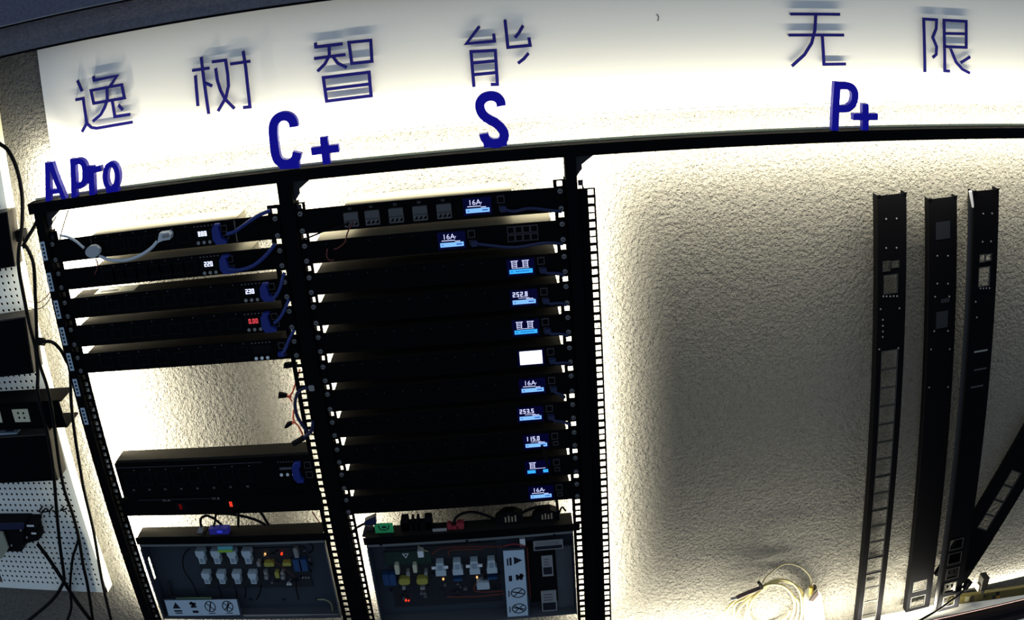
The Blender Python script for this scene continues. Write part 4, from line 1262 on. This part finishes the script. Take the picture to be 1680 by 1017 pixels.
# ================================================================ pegboard at the left and what hangs on it
YB = 84.0
tr, br_ = at(10, 332, YB), at(177, 972, YB)
angp = math.atan2(tr[0]-br_[0], tr[2]-br_[2])
pb = thing('pegboard', 'pale perforated pegboard on the wall at the left edge', 'pegboard', (br_[0], YB, br_[2]), rot=(0, angp, 0))
m = MB()
HP, VP, W0, H0 = 14.9, 15.1, 300, 1230
nx, nz = int(W0/HP), int(H0/VP)
# perforated sheet: every cell is a square with an eight-sided hole
for i in range(nx):
    for j in range(nz):
        cx, cz = -12-HP*(i+.5), 16+VP*(j+.5)
        R = 3.3
        ring = [(cx+R*math.cos(math.pi/8+k*math.pi/4), cz+R*math.sin(math.pi/8+k*math.pi/4)) for k in range(8)]
        hx, hz = HP/2, VP/2
        q = [(cx+hx, cz+hz*.41), (cx+hx*.41, cz+hz), (cx-hx*.41, cz+hz), (cx-hx, cz+hz*.41), (cx-hx, cz-hz*.41), (cx-hx*.41, cz-hz), (cx+hx*.41, cz-hz), (cx+hx, cz-hz*.41)]
        vs = [(a[0], 0, a[1]) for a in ring]+[(a[0], 0, a[1]) for a in q]+[(a[0], 1.0, a[1]) for a in ring]
        vs += [(cx+hx, 0, cz+hz), (cx-hx, 0, cz+hz), (cx-hx, 0, cz-hz), (cx+hx, 0, cz-hz)]
        fs = [(k, 8+k, 8+(k+1) % 8, (k+1) % 8) for k in range(8)]+[(k, (k+1) % 8, 16+(k+1) % 8, 16+k) for k in range(8)]
        fs += [(8, 24, 9), (10, 25, 11), (12, 26, 13), (14, 27, 15)]
        m.add(vs, fs)
xe = -12-HP*nx
ze = 16+VP*nz
m.box(-12, 0, 0, 3, 0, ze+14).box(xe-400, 0, 0, 3, 0, 16)
place(m, 'perforated_sheet', PEG, pb)
place(bx(-2.5, 0, 3, 35, 0, ze+14), 'side_rim', mat('led_lit_rim', (0.72, 0.70, 0.52), 0.6, 0.2), pb)  # the yellow light of the post LED is put into the rim colour
place(bx(-300, -2.5, 3, 35, 0, 2.5), 'bottom_rim', PEG, pb)
place(bx(xe, -3, 14, 16, 4, ze), 'hole_shade_sheet', mat('hole_shade_black', (0.01, 0.01, 0.01), 0.8, 0.05), pb)  # near-black sheet added behind the holes to hold their shade

def pbox(name, label, cat, x1, y_top, y_bot, Yf, Yb, m_, wide=150, group='dark boxes hung on the pegboard'):
    a = at(x1[0], y_top, Yf); b = at(x1[1], y_bot, Yf)
    t = thing(name, label, cat, (a[0]-wide/2, Yf, b[2]), group)
    return t, a, b
t, a, b = pbox('control_box', 'dark slate box high on the pegboard at the left edge', 'box', (12, 25), 347, 437, 45, YB-1, SLATE)
place(MB().prism([(a[0]-160, b[2]-6), (b[0], b[2]), (a[0], a[2]), (a[0]-160, a[2]-3)], 45, YB-1), 'box_body', mat('slate_side', (0.05, 0.046, 0.042), 0.6, 0.2), t)
place(MB().prism([(a[0]-160, b[2]-4), (b[0]-2, b[2]+2), (a[0]-2, a[2]-2), (a[0]-160, a[2]-5)], 43, 45), 'box_front', BLACK, t)
e = at(28, 388, 60)
place(bx(e[0]-4, e[0]+16, 60, 80, e[2]-12, e[2]+12, c=2), 'latch', BLACK2, t)
t, a, b = pbox('control_box', 'black square box with a grey side in the middle of the pegboard', 'box', (42, 56), 519, 612, 35, YB-1, BLACK)
place(MB().prism([(a[0]-200, b[2]-8), (b[0], b[2]), (a[0], a[2]), (a[0]-200, a[2]-8)], 35, YB-1), 'box_body', mat('slate_side2', (0.035, 0.032, 0.03), 0.6, 0.2), t)
place(MB().prism([(a[0]-200, b[2]-6), (b[0]-2, b[2]+2), (a[0]-3, a[2]-3), (a[0]-200, a[2]-11)], 32, 35), 'box_front', BLACK, t)
# black channel with outlet plates
YR = 20
a, b = at(100, 655, YR), at(112, 697, YR)
t = thing('outlet_channel', 'black channel with beige four-hole outlets across the pegboard', 'outlet channel', (a[0]-150, YR, b[2]))
place(MB().prism([(a[0]-320, b[2]-4), (b[0]-6, b[2]), (a[0]-8, a[2]-4), (a[0]-320, a[2]-8)], YR, YR+4), 'channel_face', BLACK, t)
place(bx(a[0]-320, a[0]+2, YR-4, YB-1, a[2]-3, a[2]), 'channel_top', BLACK, t)
place(bx(a[0]-320, b[0]-2, YR-4, YB-1, b[2]-4, b[2]), 'channel_bottom', BLACK, t)
for quad in [[(25,692.5), (50,692), (45,671), (19,672)], [(-20,693), (4,693), (-1,673), (-24,674)]]:
    o = place(MB().prism(pxquad(quad, YR-2), YR-2, YR), 'outlet_plate', BEIGE, t)
    q = pxquad(quad, YR-2)
    for (u, v) in [(.35, .35), (.68, .33), (.35, .72), (.68, .70)]:
        pt = (1-v)*((1-u)*np.array(q[0])+u*np.array(q[1]))+v*((1-u)*np.array(q[3])+u*np.array(q[2]))
        place(MB().cyl((pt[0], YR-2, pt[1]), (pt[0], YR-2.6, pt[1]), 2.6, 10), 'outlet_hole', BLACK, o)
t, a, b = pbox('control_box', 'large black box with a white and blue label, below the outlet channel', 'box', (77, 95), 712, 788, 30, YB-1, BLACK)
place(MB().prism([(a[0]-260, b[2]-8), (b[0], b[2]), (a[0], a[2]), (a[0]-260, a[2]-6)], 30, YB-1), 'box_body', mat('slate_side2', (0, 0, 0)), t)
place(MB().prism([(a[0]-260, b[2]-6), (b[0]-3, b[2]+2), (a[0]-4, a[2]-3), (a[0]-260, a[2]-9)], 27, 30), 'box_front', BLACK, t)
o = place(bx(at(4, 712, 60)[0], at(34, 706, 60)[0], 40, 80, a[2]-5, a[2]+1.0), 'top_label', STICK, t)
place(bx(at(14, 712, 60)[0], at(26, 706, 60)[0], 48, 74, a[2]+1.0, a[2]+1.4), 'label_mark', mat('label_blue', (0.02, 0.03, 0.12), 0.6, 0.2), o)
# contactor
c4 = zc_(8.477, 0, 780)
a, b = at(*c4(470, 650), 40), at(*c4(300, 1040), 40)
t = thing('contactor', 'black contactor with screw terminals low on the pegboard at the left edge', 'contactor', (a[0]-60, 40, b[2]))
place(MB().prism(pxquad([c4(-300,1040), c4(300,1060), c4(335,760), c4(345,655), c4(-300,655)], 40), 40, YB-1), 'contactor_body', BLACK2, t)
place(MB().prism(pxquad([c4(-300,760), c4(330,740), c4(340,660), c4(-300,665)], 38), 36, 40), 'top_band', mat('navy_band', (0.008, 0.010, 0.045), 0.5, 0.2), t)
place(MB().prism(pxquad([c4(345,780), c4(490,770), c4(490,655), c4(350,655)], 44), 44, YB-1), 'terminal_block', BLACK2, t)
place(MB().prism(pxquad([c4(300,960), c4(540,900), c4(500,770), c4(345,780)], 46), 46, YB-1), 'plug_block', BLACK2, t)
for (u0, u1, v0, v1) in [(375,465,692,712), (440,495,798,818)]:
    aa = at(*c4(u0, v1), 42); bb = at(*c4(u1, v0), 42)
    place(bx(aa[0], bb[0], 42, 44, aa[2], bb[2]), 'pale_mark', WHITE, t)
for (u, v) in [(290,760), (160,970), (360,990), (375,860)]:
    e = at(*c4(u, v), 38)
    place(MB().cyl((e[0], 40, e[2]), (e[0], 36, e[2]), 2.6, 8), 'terminal_screw', GREY, t)
place(MB().prism(pxquad([c4(-60,1150), c4(30,1150), c4(120,1010), c4(40,790), c4(-60,770)], 32), 30, 36), 'beige_cover', mat('beige_cover', (0.24, 0.25, 0.20), 0.6, 0.2), t)
tw = thing('wire_twist', 'row of black twisted wire ends fanned over the pegboard above the contactor', 'wire', (at(*c4(700, 560), 70)[0], 70, at(*c4(480, 660), 70)[2]))
for l in [[(480,655),(560,560),(590,510),(640,460),(690,510)], [(540,500),(590,430)], [(690,540),(690,500),(740,430)], [(750,490),(775,540)], [(840,490),(890,430)], [(840,490),(930,460)], [(905,490),(930,545)], [(540,500),(580,510),(690,495)], [(560,540),(580,590)]]:
    place(MB().tube([at(*c4(u, v), 72) for u, v in l], 1.9, 6), 'wire_end', CORD, tw)

# black cords hanging down over the pegboard
GP = 'black cords hanging down the left side'
def hang(label, pts, r, name='cable', m_=CORD):
    return cable(name, label, 'cord', GP, [(x, y, min(Y, YB-8)) for x, y, Y in pts], r*1.25, m_)
hang('thick black cord entering at the upper left edge and hanging to the bottom left', [(-12,228,70),(0,236,70),(14,248,66),(27,275,62),(35,310,60),(37,345,58),(35,385,50),(31,410,40),(31,440,24),(38,480,20),(48,530,16),(58,570,14),(62,610,12),(62,645,8),(72,685,8),(80,720,14),(86,760,17),(90,800,20),(94,850,34),(99,900,50),(105,945,58),(102,960,60),(85,985,64),(50,1015,70),(30,1030,72)], 3.6)
hang('black cord from the top of the left post down the pegboard to the lower edge', [(60,364,4),(54,376,14),(45,390,26),(38,404,34),(44,406,30),(55,434,24),(58,487,18),(60,535,14),(63,588,10),(77,633,6),(86,677,4),(92,721,12),(98,765,20),(106,805,30),(119,843,44),(129,881,54),(136,924,60),(144,962,66),(152,1015,72),(154,1030,74)], 3.4)
hang('black cord curving from the box plug beside the left post to the floor', [(62,556,14),(68,560,8),(85,561,6),(98,572,8),(107,588,10),(115,609,14),(117,662,24),(124,721,40),(131,765,50),(138,805,60),(154,874,74),(167,950,84),(182,1016,90),(186,1030,90)], 3.2)
hang('black cord slanting from the contactor plug to the bottom of the frame', [(62,893,54),(70,903,60),(83,921,64),(104,953,68),(126,987,72),(147,1015,76),(156,1030,78)], 4.0)
hang('black cord branching off low on the pegboard and ending at the bottom edge', [(129,884,54),(124,900,58),(119,917,62),(115,962,68),(117,995,72),(111,1016,74),(106,1030,74)], 2.8)
tag(place(MB().tube([at(62, 560, 14), at(66, 560, 10), at(72, 561, 8)], 8.5, 10), 'cable_gland', BLACK2), 'black cable grip plugged into the side of the square box', 'plug')
cable('red_wire', 'thin red wire strung between the pegboard cords and the left post', 'wire', None, [(46,493,60),(55,496,50),(66,495,30),(76,487,10),(82,479,-2)], 1.0, mat('rust_wire', (0, 0, 0)))
cable('thin_wire', 'thin black wire strung just below the thin red wire at the left post', 'wire', None, [(47,504,60),(57,507,50),(68,505,30),(77,497,10),(84,486,-2)], 1.0, CORD)
